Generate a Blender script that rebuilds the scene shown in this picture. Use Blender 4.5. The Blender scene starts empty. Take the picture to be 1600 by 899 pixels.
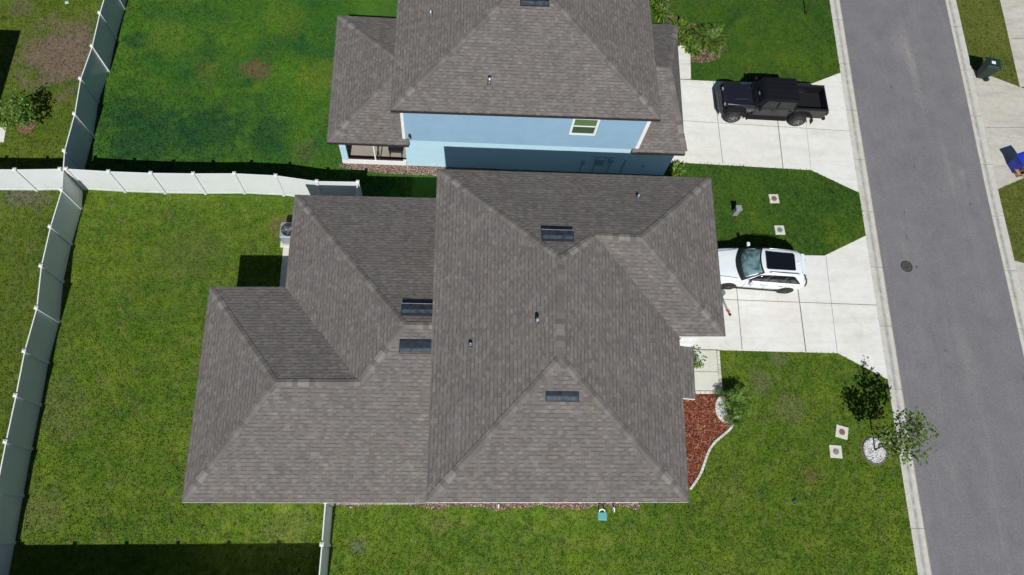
import bpy, bmesh, math, random
import numpy as np
from mathutils import Vector, Matrix
random.seed(7); rng = np.random.default_rng(7)
C = bpy.data.collections.new('scene'); S = bpy.context.scene; S.collection.children.link(C)

# ------------------------------------------------------------------ camera, sky, sun, exposure
H = 31.0; FPX = 1126.0
def _rot():
    p, r, a = math.radians(21.0), math.radians(-5.32), math.radians(1.45)
    return Matrix.Rotation(a, 3, 'Z') @ Matrix.Rotation(p, 3, 'X') @ Matrix.Rotation(r, 3, 'Y')
RM = _rot()
def Q(u, v, z=0.0):                       # photo pixel -> world point at height z
    r = RM @ Vector((u-800, -(v-449.5), -FPX)); t = (z-H)/r.z
    return Vector((r.x*t, r.y*t, z))
cam = bpy.data.cameras.new('camera'); cam.sensor_width = 36; cam.lens = 36*FPX/1600; cam.clip_end = 2000
camo = bpy.data.objects.new('camera', cam); C.objects.link(camo)
camo.matrix_world = Matrix.Translation((0, 0, H)) @ RM.to_4x4(); S.camera = camo
SD = Vector((.05, .92, -1.0))             # light direction: shadow offset per metre of height
W = bpy.data.worlds.new('World'); S.world = W; W.use_nodes = True
nt = W.node_tree; bg = nt.nodes['Background']; sky = nt.nodes.new('ShaderNodeTexSky')
sky.sky_type = 'NISHITA'; sky.sun_disc = False; sky.sun_elevation = math.atan(1/.921); sky.sun_rotation = math.radians(183.1)
nt.links.new(sky.outputs[0], bg.inputs[0]); sky.dust_density = .2; sky.ozone_density = 2.5; bg.inputs[1].default_value = 0.05
sl = bpy.data.lights.new('sun', 'SUN'); sl.energy = 5.0; sl.angle = math.radians(.5); sl.color = (1, .985, .95)
so = bpy.data.objects.new('sun', sl); C.objects.link(so); so.rotation_euler = SD.to_track_quat('-Z', 'Y').to_euler(); so.location = (0, -30, 40)
S.view_settings.view_transform = 'Standard'; S.view_settings.look = 'None'; S.view_settings.exposure = -0.13; S.view_settings.gamma = 1

# ------------------------------------------------------------------ helpers
def tag(o, label=None, cat=None, group=None, kind=None):
    if label: o['label'] = label
    if cat: o['category'] = cat
    if group: o['group'] = group
    if kind: o['kind'] = kind
    return o
def thing(name, label, cat, loc=(0, 0, 0), rotz=0, group=None):
    o = bpy.data.objects.new(name, None); C.objects.link(o); o.empty_display_size = .2
    o.location = loc; o.rotation_euler = (0, 0, rotz)
    return tag(o, label, cat, group)
def copy_tree(o, parent=None):
    c = o.copy(); C.objects.link(c); c.parent = parent
    for ch in list(o.children): copy_tree(ch, c)
    return c
class MB:
    def __init__(s): s.v = []; s.f = []; s.uv = []
    def face(s, pts, uv=None):
        n = len(s.v); s.v += [tuple(p) for p in pts]; s.f.append(tuple(range(n, n+len(pts)))); s.uv.append(uv); return s
    def raw(s, vs, fs):
        n = len(s.v); s.v += [tuple(p) for p in vs]
        for f in fs: s.f.append(tuple(i+n for i in f)); s.uv.append(None)
        return s
    def box(s, c, d, rz=0, taper=1.0, M=None):
        x, y, z = [a/2 for a in d]; vs = []
        for sz in (-1, 1):
            t = taper if sz > 0 else 1
            for sx, sy in ((-1, -1), (1, -1), (1, 1), (-1, 1)):
                p = Vector((sx*x*t, sy*y*t, sz*z))
                if M is not None: p = M @ p
                if rz: p = Matrix.Rotation(rz, 3, 'Z') @ p
                vs.append(p+Vector(c))
        return s.raw(vs, [(3, 2, 1, 0), (4, 5, 6, 7), (0, 1, 5, 4), (1, 2, 6, 5), (2, 3, 7, 6), (3, 0, 4, 7)])
    def prism(s, poly, z0, z1, bottom=True):
        P = [(p[0], p[1]) for p in poly]
        if sum(P[i-1][0]*P[i][1]-P[i][0]*P[i-1][1] for i in range(len(P))) < 0: P = P[::-1]
        n = len(P); vs = [(x, y, z0) for x, y in P]+[(x, y, z1) for x, y in P]
        fs = [tuple(range(n, 2*n))]
        if bottom: fs.append(tuple(range(n))[::-1])
        fs += [(i, (i+1) % n, (i+1) % n+n, i+n) for i in range(n)]
        return s.raw(vs, fs)
    def tube(s, pts, rad, n=8, cap=True):
        pts = [Vector(p) for p in pts]; rad = rad if isinstance(rad, (list, tuple)) else [rad]*len(pts)
        rings = []; 
        for i, p in enumerate(pts):
            d = (pts[min(i+1, len(pts)-1)]-pts[max(i-1, 0)]).normalized()
            a = d.orthogonal().normalized() if abs(d.z) > .9 else d.cross(Vector((0, 0, 1))).normalized()
            b = d.cross(a).normalized(); rings += [p+rad[i]*(math.cos(2*math.pi*k/n)*a+math.sin(2*math.pi*k/n)*b) for k in range(n)]
        fs = []
        for i in range(len(pts)-1):
            for k in range(n):
                k2 = (k+1) % n; fs.append((i*n+k, i*n+k2, (i+1)*n+k2, (i+1)*n+k))
        if cap: fs += [tuple(range(n)), tuple(range((len(pts)-1)*n, len(pts)*n))[::-1]]
        return s.raw(rings, fs)
    def lathe(s, prof, n=24, c=(0, 0, 0), M=None, caps=True):   # prof: (r, h) along local z
        vs = []
        for r, h in prof:
            for k in range(n):
                p = Vector((r*math.cos(2*math.pi*k/n), r*math.sin(2*math.pi*k/n), h))
                if M is not None: p = M @ p
                vs.append(p+Vector(c))
        fs = [(i*n+k, i*n+(k+1) % n, (i+1)*n+(k+1) % n, (i+1)*n+k) for i in range(len(prof)-1) for k in range(n)]
        if caps: fs += [tuple(range(n))[::-1], tuple(range((len(prof)-1)*n, len(prof)*n))]
        return s.raw(vs, fs)
    def build(s, name, mat, parent=None, smooth=False, bevel=0, sub=0, fix=True, seg=2):
        me = bpy.data.meshes.new(name); me.from_pydata(s.v, [], s.f)
        if any(u is not None for u in s.uv):
            L = me.uv_layers.new(name='UVMap'); i = 0
            for f, u in zip(s.f, s.uv):
                for k in range(len(f)):
                    L.data[i].uv = u[k] if u is not None else (0, 0); i += 1
        if fix:
            bm = bmesh.new(); bm.from_mesh(me)
            bmesh.ops.recalc_face_normals(bm, faces=bm.faces); bm.to_mesh(me); bm.free()
        me.materials.append(mat)
        if smooth: me.polygons.foreach_set('use_smooth', [True]*len(me.polygons))
        o = bpy.data.objects.new(name, me); C.objects.link(o); o.parent = parent
        if bevel:
            m = o.modifiers.new('bevel', 'BEVEL'); m.width = bevel; m.segments = seg; m.limit_method = 'ANGLE'; m.angle_limit = math.radians(35)
        if sub:
            m = o.modifiers.new('sub', 'SUBSURF'); m.levels = sub; m.render_levels = sub
        return o
def inside(px, py, poly):
    r = np.zeros(px.shape, bool); n = len(poly); j = n-1
    for i in range(n):
        xi, yi = poly[i][0], poly[i][1]; xj, yj = poly[j][0], poly[j][1]
        c = ((yi > py) != (yj > py)) & (px < (xj-xi)*(py-yi)/((yj-yi) or 1e-9)+xi); r ^= c; j = i
    return r

# ------------------------------------------------------------------ materials
class NT:
    def __init__(s, name):
        s.m = bpy.data.materials.new(name); s.m.use_nodes = True; s.t = s.m.node_tree; s.b = s.t.nodes['Principled BSDF']
    def n(s, typ, **kw):
        x = s.t.nodes.new('ShaderNode'+typ)
        for k, v in kw.items(): setattr(x, k, v)
        return x
    def l(s, a, b): s.t.links.new(a, b)
    def val(s, x, sock):
        if isinstance(x, (int, float)): sock.default_value = x
        elif isinstance(x, tuple): sock.default_value = x if len(x) == len(sock.default_value) else x+(1,)
        else: s.l(x, sock)
    def math(s, op, a, b=0.0, c=None):
        x = s.n('Math', operation=op); s.val(a, x.inputs[0]); s.val(b, x.inputs[1])
        if c is not None: s.val(c, x.inputs[2])
        return x.outputs[0]
    def mix(s, f, a, b, mode='MIX'):
        x = s.n('Mix', data_type='RGBA', blend_type=mode); s.val(f, x.inputs[0]); s.val(a, x.inputs[6]); s.val(b, x.inputs[7]); return x.outputs[2]
    def coord(s): return s.n('TexCoord').outputs['Object']
    def noise(s, co, scale, detail=4, rough=.6, dist=0, stretch=None):
        if stretch:
            mp = s.n('Mapping'); mp.inputs['Scale'].default_value = stretch; s.l(co, mp.inputs[0]); co = mp.outputs[0]
        x = s.n('TexNoise'); s.l(co, x.inputs['Vector']); x.inputs['Scale'].default_value = scale
        x.inputs['Detail'].default_value = detail; x.inputs['Roughness'].default_value = rough; x.inputs['Distortion'].default_value = dist
        return x.outputs[0]
    def ramp(s, f, stops, interp='LINEAR'):
        x = s.n('ValToRGB'); x.color_ramp.interpolation = interp; e = x.color_ramp.elements
        while len(e) < len(stops): e.new(.5)
        for k, (p, c) in enumerate(stops):
            e[k].position = p; e[k].color = (c, c, c, 1) if isinstance(c, (int, float)) else tuple(c)+(1,)
        s.l(f, x.inputs[0]); return x.outputs[0]
    def bump(s, h, strength=.3, dist=.02):
        x = s.n('Bump'); x.inputs['Strength'].default_value = strength; x.inputs['Distance'].default_value = dist
        s.l(h, x.inputs['Height']); s.l(x.outputs[0], s.b.inputs['Normal'])
    def out(s, col, rough=.8, metal=0, spec=.5):
        s.val(col, s.b.inputs['Base Color']); s.val(rough, s.b.inputs['Roughness']); s.val(metal, s.b.inputs['Metallic'])
        s.b.inputs['Specular IOR Level'].default_value = spec; return s.m
def plain(name, col, rough=.6, metal=0, spec=.5, var=.12, scale=3.0, bump=0):
    t = NT(name); co = t.coord(); n = t.noise(co, scale, 5)
    k = t.ramp(n, [(.3, 1-var), (.7, 1+var*.6)])
    c = t.mix(1.0, col+(1,), k, 'MULTIPLY')
    if bump: t.bump(t.noise(co, scale*12, 3), bump, .01)
    return t.out(c, rough, metal, spec)
def grass(name, dark, mid, light, dry, dryamt=.45, patches=(), seed=0.0, blotch=.5):
    t = NT(name); co = t.coord(); mp = t.n('Mapping'); mp.inputs['Location'].default_value = (seed, seed*1.7, 0); t.l(co, mp.inputs[0]); c0 = mp.outputs[0]
    big = t.noise(c0, .28, 4, .6, .6); med = t.noise(c0, 1.6, 5, .7, .3); fine = t.noise(c0, 17, 4, .8); grain = t.noise(c0, 42, 3, .8); mid2 = t.noise(c0, 4.5, 5, .75, .6)
    f = t.math('ADD', t.math('MULTIPLY', big, blotch), t.math('MULTIPLY', med, 1-blotch))
    col = t.mix(t.ramp(f, [(.36, 0.0), (.5, .5), (.64, 1.0)]), dark+(1,), light+(1,))
    col = t.mix(t.ramp(t.noise(c0, .9, 3, .5, .5), [(.4, 0.0), (.65, .65)]), col, mid+(1,))
    dr = t.noise(c0, 1.9, 8, .8, .6)
    col = t.mix(t.ramp(dr, [(.5, 0.0), (.72, dryamt)]), col, dry+(1,))
    dr2 = t.noise(c0, 14, 4, .8)
    col = t.mix(t.ramp(dr2, [(.5, 0.0), (.75, dryamt*.9)]), col, dry+(1,))
    for (x, y, r, amt, pc) in patches:
        v = t.n('VectorMath', operation='DISTANCE'); t.l(co, v.inputs[0]); v.inputs[1].default_value = (x, y, 0)
        d = t.math('ADD', v.outputs['Value'], t.math('MULTIPLY', t.math('SUBTRACT', t.noise(co, 1.3, 6, .7), .5), r*2.4))
        col = t.mix(t.ramp(t.math('DIVIDE', d, r), [(.45, amt), (1.0, 0.0)]), col, tuple(pc)+(1,))
    k = t.math('ADD', t.math('MULTIPLY', fine, .9), t.math('MULTIPLY', grain, 1.1))
    col = t.mix(1.0, col, t.ramp(mid2, [(.34, .85), (.5, 1.0), (.66, 1.15)]), 'MULTIPLY')
    col = t.mix(1.0, col, t.ramp(k, [(.7, .68), (1.0, 1.0), (1.3, 1.36)]), 'MULTIPLY')
    t.bump(k, .45, .03)
    return t.out(col, .95, 0, .04)
def concrete(name, base, stain=.12, rough=.85, tint=(.93, .915, .86)):
    t = NT(name); co = t.coord(); n = t.noise(co, .5, 6, .6, .5); m = t.noise(co, 3, 5, .7); g = t.noise(co, 40, 2, .7)
    w = t.noise(co, .9, 5, .7, 1.0, (.35, 2.0, 1)) 
    col = t.mix(t.ramp(n, [(.35, 0.0), (.7, 1.0)]), base+(1,), tuple(a*b for a, b in zip(base, tint))+(1,))
    col = t.mix(1.0, col, t.ramp(m, [(.3, 1-stain), (.6, 1.0)]), 'MULTIPLY')
    col = t.mix(1.0, col, t.ramp(w, [(.3, 1-stain*1.3), (.55, 1.0)]), 'MULTIPLY')
    col = t.mix(1.0, col, t.ramp(g, [(.3, .93), (.7, 1.04)]), 'MULTIPLY')
    sm = t.noise(co, .62, 7, .72, .8); col = t.mix(t.ramp(sm, [(.60, 0.0), (.74, .35)]), col, (.34, .33, .30, 1))
    s2 = t.noise(co, 2.6, 5, .75); col = t.mix(t.ramp(s2, [(.70, 0.0), (.76, .45)]), col, (.25, .24, .22, 1))
    t.bump(g, .1, .005); return t.out(col, rough, 0, .3)
def shingle(name, gain=1.0):
    t = NT(name); uv = t.n('UVMap').outputs[0]; sp = t.n('SeparateXYZ'); t.l(uv, sp.inputs[0]); u, v = sp.outputs[0], sp.outputs[1]
    EX = .143; vr = t.math('DIVIDE', v, EX); row = t.math('FLOOR', vr); fr = t.math('FRACT', vr)
    wr = t.n('TexWhiteNoise', noise_dimensions='1D'); t.l(row, wr.inputs['W'])
    def grid(wd, off, sal):
        q = t.math('ADD', t.math('DIVIDE', u, wd), t.math('MULTIPLY', wr.outputs[0], off)); fl = t.math('FLOOR', q)
        cv = t.n('CombineXYZ'); t.l(t.math('ADD', fl, sal), cv.inputs[0]); t.l(row, cv.inputs[1])
        wn = t.n('TexWhiteNoise', noise_dimensions='2D'); t.l(cv.outputs[0], wn.inputs['Vector']); return wn.outputs['Value'], t.math('FRACT', q), fl
    g = gain
    r1, f1, c1 = grid(.165, 37.0, 0); r2, fu, c2 = grid(.165, 37.0, 91.3); r3, f3, c3 = grid(.33, 11.0, 17.0)
    col = t.ramp(r1, [(0, (.138*g, .125*g, .116*g)), (.35, (.151*g, .138*g, .128*g)), (.65, (.164*g, .150*g, .139*g)), (.86, (.182*g, .167*g, .154*g)), (.95, (.165*g, .143*g, .131*g))], 'CONSTANT')
    col = t.mix(1.0, col, t.ramp(r3, [(0, .94), (.4, 1.0), (.8, 1.05)], 'CONSTANT'), 'MULTIPLY')
    par = t.math('FLOORED_MODULO', c1, 2.0); flip = t.math('LESS_THAN', r2, .2)
    lam = t.math('ABSOLUTE', t.math('SUBTRACT', par, flip))    # every second laminated tab; its shadow on the course below is painted in
    low = t.math('LESS_THAN', fr, .28)
    edge = t.math('MULTIPLY', lam, low)
    col = t.mix(t.math('MULTIPLY', lam, .12), col, (.30, .28, .25, 1))
    col = t.mix(t.math('MULTIPLY', edge, .48), col, (.045, .040, .040, 1))  # tab shadow line darkened into the shingle colour
    col = t.mix(t.math('MULTIPLY', low, .08), col, (.05, .045, .045, 1))
    co = t.coord(); blot = t.noise(co, .7, 5, .65); gr = t.noise(co, 55, 2, .8); md = t.noise(co, 4, 4, .7)
    col = t.mix(1.0, col, t.ramp(t.noise(co, 1.8, 5, .75, .5), [(.36, (.97, .98, 1.02)), (.64, (1.03, 1.0, .97))]), 'MULTIPLY')
    stk = t.noise(uv, 1.0, 6, .7, .3, (3.2, .28, 1))
    col = t.mix(1.0, col, t.ramp(stk, [(.3, .90), (.5, 1.0), (.72, 1.07)]), 'MULTIPLY')
    col = t.mix(1.0, col, t.ramp(blot, [(.3, .93), (.7, 1.06)]), 'MULTIPLY')
    col = t.mix(1.0, col, t.ramp(md, [(.3, .92), (.7, 1.07)]), 'MULTIPLY')
    col = t.mix(1.0, col, t.ramp(gr, [(.25, .82), (.75, 1.16)]), 'MULTIPLY')
    h = t.math('ADD', t.math('MULTIPLY', fr, -.6), t.math('ADD', t.math('MULTIPLY', lam, .5), t.math('MULTIPLY', gr, .5)))
    t.bump(h, .5, .012); return t.out(col, .92, 0, .2)
def island(name, ramp, rough=.85, spec=.3, nscale=30, metal=0):
    t = NT(name); g = t.n('NewGeometry'); col = t.ramp(g.outputs['Random Per Island'], ramp)
    col = t.mix(1.0, col, t.ramp(t.noise(t.coord(), nscale, 3, .7), [(.3, .8), (.7, 1.15)]), 'MULTIPLY')
    return t.out(col, rough, metal, spec)
def leafmat(name, ramp, trans=.25, rough=.5):
    m = island(name, ramp, rough, .35, 8); b = m.node_tree.nodes['Principled BSDF']
    nt = m.node_tree; tr = nt.nodes.new('ShaderNodeBsdfTranslucent'); mx = nt.nodes.new('ShaderNodeMixShader'); mx.inputs[0].default_value = trans
    nt.links.new(b.inputs['Base Color'].links[0].from_socket, tr.inputs[0])
    o = nt.nodes['Material Output']; nt.links.new(b.outputs[0], mx.inputs[1]); nt.links.new(tr.outputs[0], mx.inputs[2]); nt.links.new(mx.outputs[0], o.inputs[0]); return m
def paint(name, col, rough=.25, coat=.6, metal=0):
    m = plain(name, col, rough, metal, .5, .04, 2); b = m.node_tree.nodes['Principled BSDF']; b.inputs['Coat Weight'].default_value = coat; b.inputs['Coat Roughness'].default_value = .05; return m

def siding():
    t = NT('blue_lap_siding'); co = t.coord(); sp = t.n('SeparateXYZ'); t.l(co, sp.inputs[0]); z = sp.outputs[2]
    fr = t.math('FRACT', t.math('DIVIDE', z, .16)); line = t.math('LESS_THAN', fr, .1)
    col = t.mix(t.math('MULTIPLY', line, .35), (.29, .455, .60, 1), (.13, .22, .32, 1))
    col = t.mix(1.0, col, t.ramp(t.noise(co, 1.5, 4), [(.3, .95), (.7, 1.04)]), 'MULTIPLY')
    t.bump(fr, .6, .015); return t.out(col, .6, 0, .4)
def asphalt():
    t = NT('asphalt'); co = t.coord(); fine = t.noise(co, 45, 3, .85); g2 = t.noise(co, 14, 4, .8); med = t.noise(co, .8, 5, .65, .5)
    lane = t.noise(co, .5, 6, .75, .4, (2.2, .16, 1)); sp = t.noise(co, 3.0, 5, .8)
    col = t.mix(t.ramp(med, [(.3, 0.0), (.7, 1.0)]), (.154, .148, .157, 1), (.186, .179, .185, 1))
    col = t.mix(t.ramp(lane, [(.5, 0.0), (.75, .4)]), col, (.26, .245, .24, 1))
    col = t.mix(1.0, col, t.ramp(fine, [(.25, .6), (.5, 1.0), (.8, 1.5)]), 'MULTIPLY')
    col = t.mix(1.0, col, t.ramp(g2, [(.3, .76), (.7, 1.24)]), 'MULTIPLY')
    col = t.mix(t.ramp(sp, [(.24, .7), (.3, 0.0)]), col, (.06, .055, .06, 1))
    # a scuffed pale patch along the crown of the road
    for (x, y, rx, ry, a) in ((25.3, 26.0, .35, 3.2, .32), (25.9, 19.5, .25, 2.6, .18), (26.6, 19.0, .3, .5, .3), (25.0, 27.0, .9, 1.4, .3)):
        v = t.n('Mapping'); v.inputs['Location'].default_value = (-x/rx, -y/ry, 0); v.inputs['Scale'].default_value = (1/rx, 1/ry, 0); t.l(co, v.inputs[0])
        L = t.n('VectorMath', operation='LENGTH'); t.l(v.outputs[0], L.inputs[0])
        d = t.math('ADD', L.outputs['Value'], t.math('MULTIPLY', t.math('SUBTRACT', t.noise(co, 5, 6, .8), .5), 3.2))
        col = t.mix(t.ramp(d, [(.0, a), (1.0, 0.0)]), col, (.34, .32, .29, 1))
    for (x, y, rx, ry, a) in ((27.2, 5.2, .13, .62, .7), (27.0, 8.0, .12, .18, .6), (22.9, 16.6, .05, .1, .8), (22.7, 15.2, .05, .28, .7), (22.9, 13.6, .09, .1, .8), (24.0, 19.3, .08, .08, .7), (23.8, 24.3, .09, .12, .6), (26.6, 17.2, .14, .12, .5), (23.4, 9.3, .16, .12, .4), (25.2, 17.9, .07, .07, .5)):
        v = t.n('Mapping'); v.inputs['Location'].default_value = (-x/rx, -y/ry, 0); v.inputs['Scale'].default_value = (1/rx, 1/ry, 0); t.l(co, v.inputs[0])
        L = t.n('VectorMath', operation='LENGTH'); t.l(v.outputs[0], L.inputs[0])
        d = t.math('ADD', L.outputs['Value'], t.math('MULTIPLY', t.math('SUBTRACT', t.noise(co, 6, 4, .7), .5), 1.2))
        col = t.mix(t.ramp(d, [(.3, a), (1.0, 0.0)]), col, (.07, .07, .075, 1))
    t.bump(fine, .35, .01); return t.out(col, .88, 0, .3)
def gutter_mat():
    t = NT('gutter_concrete'); co = t.coord(); m = t.noise(co, 2.5, 5, .7); st = t.noise(co, .9, 5, .7, .3, (3, .35, 1)); g = t.noise(co, 35, 2, .7)
    col = t.mix(t.ramp(m, [(.3, 0.0), (.7, 1.0)]), (.60, .59, .54, 1), (.47, .45, .40, 1))
    col = t.mix(t.ramp(st, [(.58, 0.0), (.75, .5)]), col, (.45, .25, .12, 1))
    uv = t.n('UVMap').outputs[0]; sp = t.n('SeparateXYZ'); t.l(uv, sp.inputs[0]); a = t.math('ABSOLUTE', t.math('SUBTRACT', sp.outputs[0], .3))
    col = t.mix(t.math('MULTIPLY', t.ramp(a, [(.02, 1.0), (.13, 0.0)]), t.ramp(t.noise(co, 3, 5, .8), [(.35, .2), (.65, .75)])), col, (.17, .17, .165, 1))
    fr = t.math('FRACT', t.math('DIVIDE', sp.outputs[1], 3.05)); col = t.mix(t.math('MULTIPLY', t.math('LESS_THAN', fr, .01), .6), col, (.1, .09, .08, 1))
    e = t.math('LESS_THAN', sp.outputs[0], t.math('ADD', .015, t.math('MULTIPLY', t.noise(co, 4, 4, .8), .05)))
    col = t.mix(t.math('MULTIPLY', e, .6), col, (.16, .1, .06, 1))
    col = t.mix(1.0, col, t.ramp(g, [(.3, .9), (.7, 1.06)]), 'MULTIPLY')
    return t.out(col, .88, 0, .3)
def mulch_base(name, a, b, c):
    t = NT(name); co = t.coord(); v = t.n('TexVoronoi'); v.inputs['Scale'].default_value = 22; t.l(co, v.inputs['Vector'])
    sp = t.n('SeparateColor'); t.l(v.outputs['Color'], sp.inputs[0])
    col = t.ramp(sp.outputs[0], [(0, a), (.5, b), (1, c)]); col = t.mix(1.0, col, t.ramp(v.outputs['Distance'], [(.0, 1.15), (.7, .35)]), 'MULTIPLY')
    t.bump(v.outputs['Distance'], .8, .03); return t.out(col, .9, 0, .2)
def vinyl_mat():
    t = NT('white_vinyl'); co = t.coord(); sp = t.n('SeparateXYZ'); t.l(co, sp.inputs[0]); n = t.noise(co, 3, 6, .75, .4); n2 = t.noise(co, 1.1, 4)
    low = t.math('SUBTRACT', n, t.math('MULTIPLY', sp.outputs[2], .55))
    col = t.mix(t.ramp(low, [(.25, 0.0), (.55, .38)]), (.70, .725, .72, 1), (.46, .47, .39, 1))
    col = t.mix(1.0, col, t.ramp(n2, [(.3, .95), (.7, 1.03)]), 'MULTIPLY'); return t.out(col, .45, 0, .4)
M = dict(
    shingle=shingle('roof_shingle'),
    cap=island('ridge_cap_shingle', [(0, (.12, .109, .101)), (.5, (.152, .139, .129)), (.82, (.175, .162, .150)), (.92, (.20, .187, .172)), (1, (.235, .22, .20))], .9, .2, 45),
    white=plain('white_stucco', (.84, .85, .86), .7, bump=.15), vinyl=vinyl_mat(),
    trim=plain('white_trim', (.8, .8, .79), .5, var=.05), brownf=plain('dark_brown_fascia', (.035, .026, .024), .6),
    siding=siding(), stucco=plain('pale_blue_stucco', (.46, .67, .78), .75, var=.06, scale=2.5, bump=.2),
    conc=concrete('driveway_concrete', (.755, .75, .715), .09), conc2=concrete('older_concrete', (.55, .53, .47), .16), walk=concrete('walkway_concrete', (.66, .65, .57), .10),
    joint=plain('joint_dirt', (.17, .16, .135), .9, var=.5, scale=5), asphalt=asphalt(), gutter=gutter_mat(),
    metal=plain('dark_vent_metal', (.045, .055, .068), .38, .4, var=.5, scale=5), metal2=plain('paler_vent_metal', (.11, .13, .15), .4, .4, var=.5, scale=6), galv=plain('galvanized_metal', (.62, .65, .68), .35, .8, var=.2),
    black=plain('black_plastic', (.012, .012, .013), .5), rubber=plain('tyre_rubber', (.018, .018, .018), .75), glassd=plain('dark_glass', (.006, .007, .009), .04, 0, .8, var=0),
    chrome=plain('bright_metal', (.6, .6, .62), .25, .9), soil=plain('dark_soil', (.05, .035, .025), .95, var=.4, scale=9),
)
def flat(name, label_kind, poly, z, mat, kind='structure', thick=0.0, parent=None):
    mb = MB(); pts = [(p[0], p[1]) for p in poly]
    if thick: mb.prism(pts, z-thick, z)
    else:
        if sum(pts[i-1][0]*pts[i][1]-pts[i][0]*pts[i-1][1] for i in range(len(pts))) < 0: pts = pts[::-1]
        mb.face([(x, y, z) for x, y in pts])
    o = mb.build(name, mat, parent)
    if kind: o['kind'] = kind
    return o
def qp(*px, z=0.0): return [Q(u, v, z) for u, v in px]

# ------------------------------------------------------------------ road and gutters
RL = [Q(*p) for p in ((1312.7, 0), (1336.5, 150), (1361, 300), (1402.8, 560), (1429.5, 730), (1457.4, 899))]
RR = [Q(*p) for p in ((1476.7, 0), (1509.5, 150), (1541, 300), (1569.5, 425), (1597.7, 548.7))]
def extend(L, n0=70, n1=70):
    a = (L[0]-L[1]).normalized(); b = (L[-1]-L[-3]).normalized(); return [L[0]+a*n0]+L+[L[-1]+b*n1]
RL = extend(RL); RR = extend(RR)
def yat(L, y):
    for a, b in zip(L, L[1:]):
        if a.y >= y >= b.y: return a.x+(b.x-a.x)*(a.y-y)/(a.y-b.y)
    return L[-1].x
def resamp(L, step=1.0):
    ys = np.arange(min(L[0].y, 90), max(L[-1].y, -60), -step); return [Vector((yat(L, y), y, 0)) for y in ys]
RLs, RRs = resamp(RL), resamp(RR)
n = min(len(RLs), len(RRs))
mb = MB()
for i in range(n-1):
    mb.face([(RLs[i].x, RLs[i].y, -.02), (RLs[i+1].x, RLs[i+1].y, -.02), (RRs[i+1].x, RRs[i+1].y, -.02), (RRs[i].x, RRs[i].y, -.02)])
mb.build('road', M['asphalt'])['kind'] = 'structure'
GW = .66
def gutter(name, L, sgn):
    prof = [(0, -.016), (.14, -.04), (.3, -.05), (.44, -.015), (.56, .018), (GW, .022), (GW, -.12)]
    mb = MB()
    for i in range(len(L)-1):
        for (o0, z0), (o1, z1) in zip(prof, prof[1:]):
            a, b = L[i], L[i+1]
            mb.face([(a.x+sgn*o0, a.y, z0), (a.x+sgn*o1, a.y, z1), (b.x+sgn*o1, b.y, z1), (b.x+sgn*o0, b.y, z0)],
                    [(o0, a.y+200), (o1, a.y+200), (o1, b.y+200), (o0, b.y+200)])
    o = mb.build(name, M['gutter'], fix=False); o['kind'] = 'structure'; return o
gutter('kerb', RLs, -1); gutter('kerb', RRs, 1)
def gl(y): return yat(RL, y)-GW          # grass side of the near kerb
def gr(y): return yat(RR, y)+GW

# ------------------------------------------------------------------ lawns
BR = (.15, .095, .075)
gA = grass('lawn_grass_olive', (.028, .084, .010), (.062, .118, .010), (.118, .170, .013), (.18, .15, .07), .55,
           patches=[(Q(445, 355).x, Q(445, 355).y, .9, .5, (.15, .10, .06)), (Q(560, 855).x, Q(560, 855).y, .45, .4, (.12, .11, .1)), (Q(1232, 640).x, Q(1232, 640).y, .9, .35, (.13, .11, .075)),
                    (Q(690, 820).x, Q(690, 820).y, .5, .3, (.15, .11, .06)), (Q(1190, 600).x, Q(1190, 600).y, .7, .4, (.14, .12, .085)), (Q(1215, 560).x, Q(1215, 560).y, .5, .4, (.14, .13, .08)), (Q(1140, 760).x, Q(1140, 760).y, 1.0, .2, (.13, .12, .06)), (Q(90, 640).x, Q(90, 640).y, 1.6, .3, (.12, .11, .055)), (Q(60, 800).x, Q(60, 800).y, 1.2, .35, (.13, .12, .06)), (Q(300, 400).x, Q(300, 400).y, 1.8, .25, (.10, .11, .045)), (Q(110, 500).x, Q(110, 500).y, 1.5, .3, (.05, .08, .02)), (Q(450, 838).x, Q(450, 838).y, 1.2, .35, (.14, .15, .05)), (Q(1265, 745).x, Q(1265, 745).y, .6, .35, (.15, .09, .045))], blotch=.4)
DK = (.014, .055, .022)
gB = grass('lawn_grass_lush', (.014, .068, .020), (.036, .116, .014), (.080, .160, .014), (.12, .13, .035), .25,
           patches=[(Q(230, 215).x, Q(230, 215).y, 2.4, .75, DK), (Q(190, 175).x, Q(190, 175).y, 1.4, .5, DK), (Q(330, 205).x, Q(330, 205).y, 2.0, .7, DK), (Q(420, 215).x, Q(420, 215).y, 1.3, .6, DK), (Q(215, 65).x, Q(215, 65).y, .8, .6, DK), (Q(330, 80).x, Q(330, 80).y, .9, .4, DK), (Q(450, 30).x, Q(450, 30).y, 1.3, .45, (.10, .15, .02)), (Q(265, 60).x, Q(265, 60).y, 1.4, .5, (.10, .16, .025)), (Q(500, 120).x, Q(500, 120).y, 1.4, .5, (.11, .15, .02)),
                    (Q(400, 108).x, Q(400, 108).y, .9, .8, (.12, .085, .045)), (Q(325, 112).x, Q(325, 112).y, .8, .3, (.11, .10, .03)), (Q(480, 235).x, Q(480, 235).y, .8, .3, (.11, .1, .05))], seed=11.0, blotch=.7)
gC = grass('lawn_grass_neighbour', (.038, .080, .011), (.068, .106, .012), (.100, .144, .014), (.18, .14, .065), .5,
           patches=[(Q(100, 85).x, Q(100, 85).y, 2.5, .92, (.15, .11, .085)), (Q(28, 12).x, Q(28, 12).y, .8, .5, (.13, .10, .07)), (Q(30, 305).x, Q(30, 305).y, .8, .7, (.10, .09, .07)), (Q(60, 312).x, Q(60, 312).y, .7, .6, (.10, .09, .06))], seed=23.0)
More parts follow.
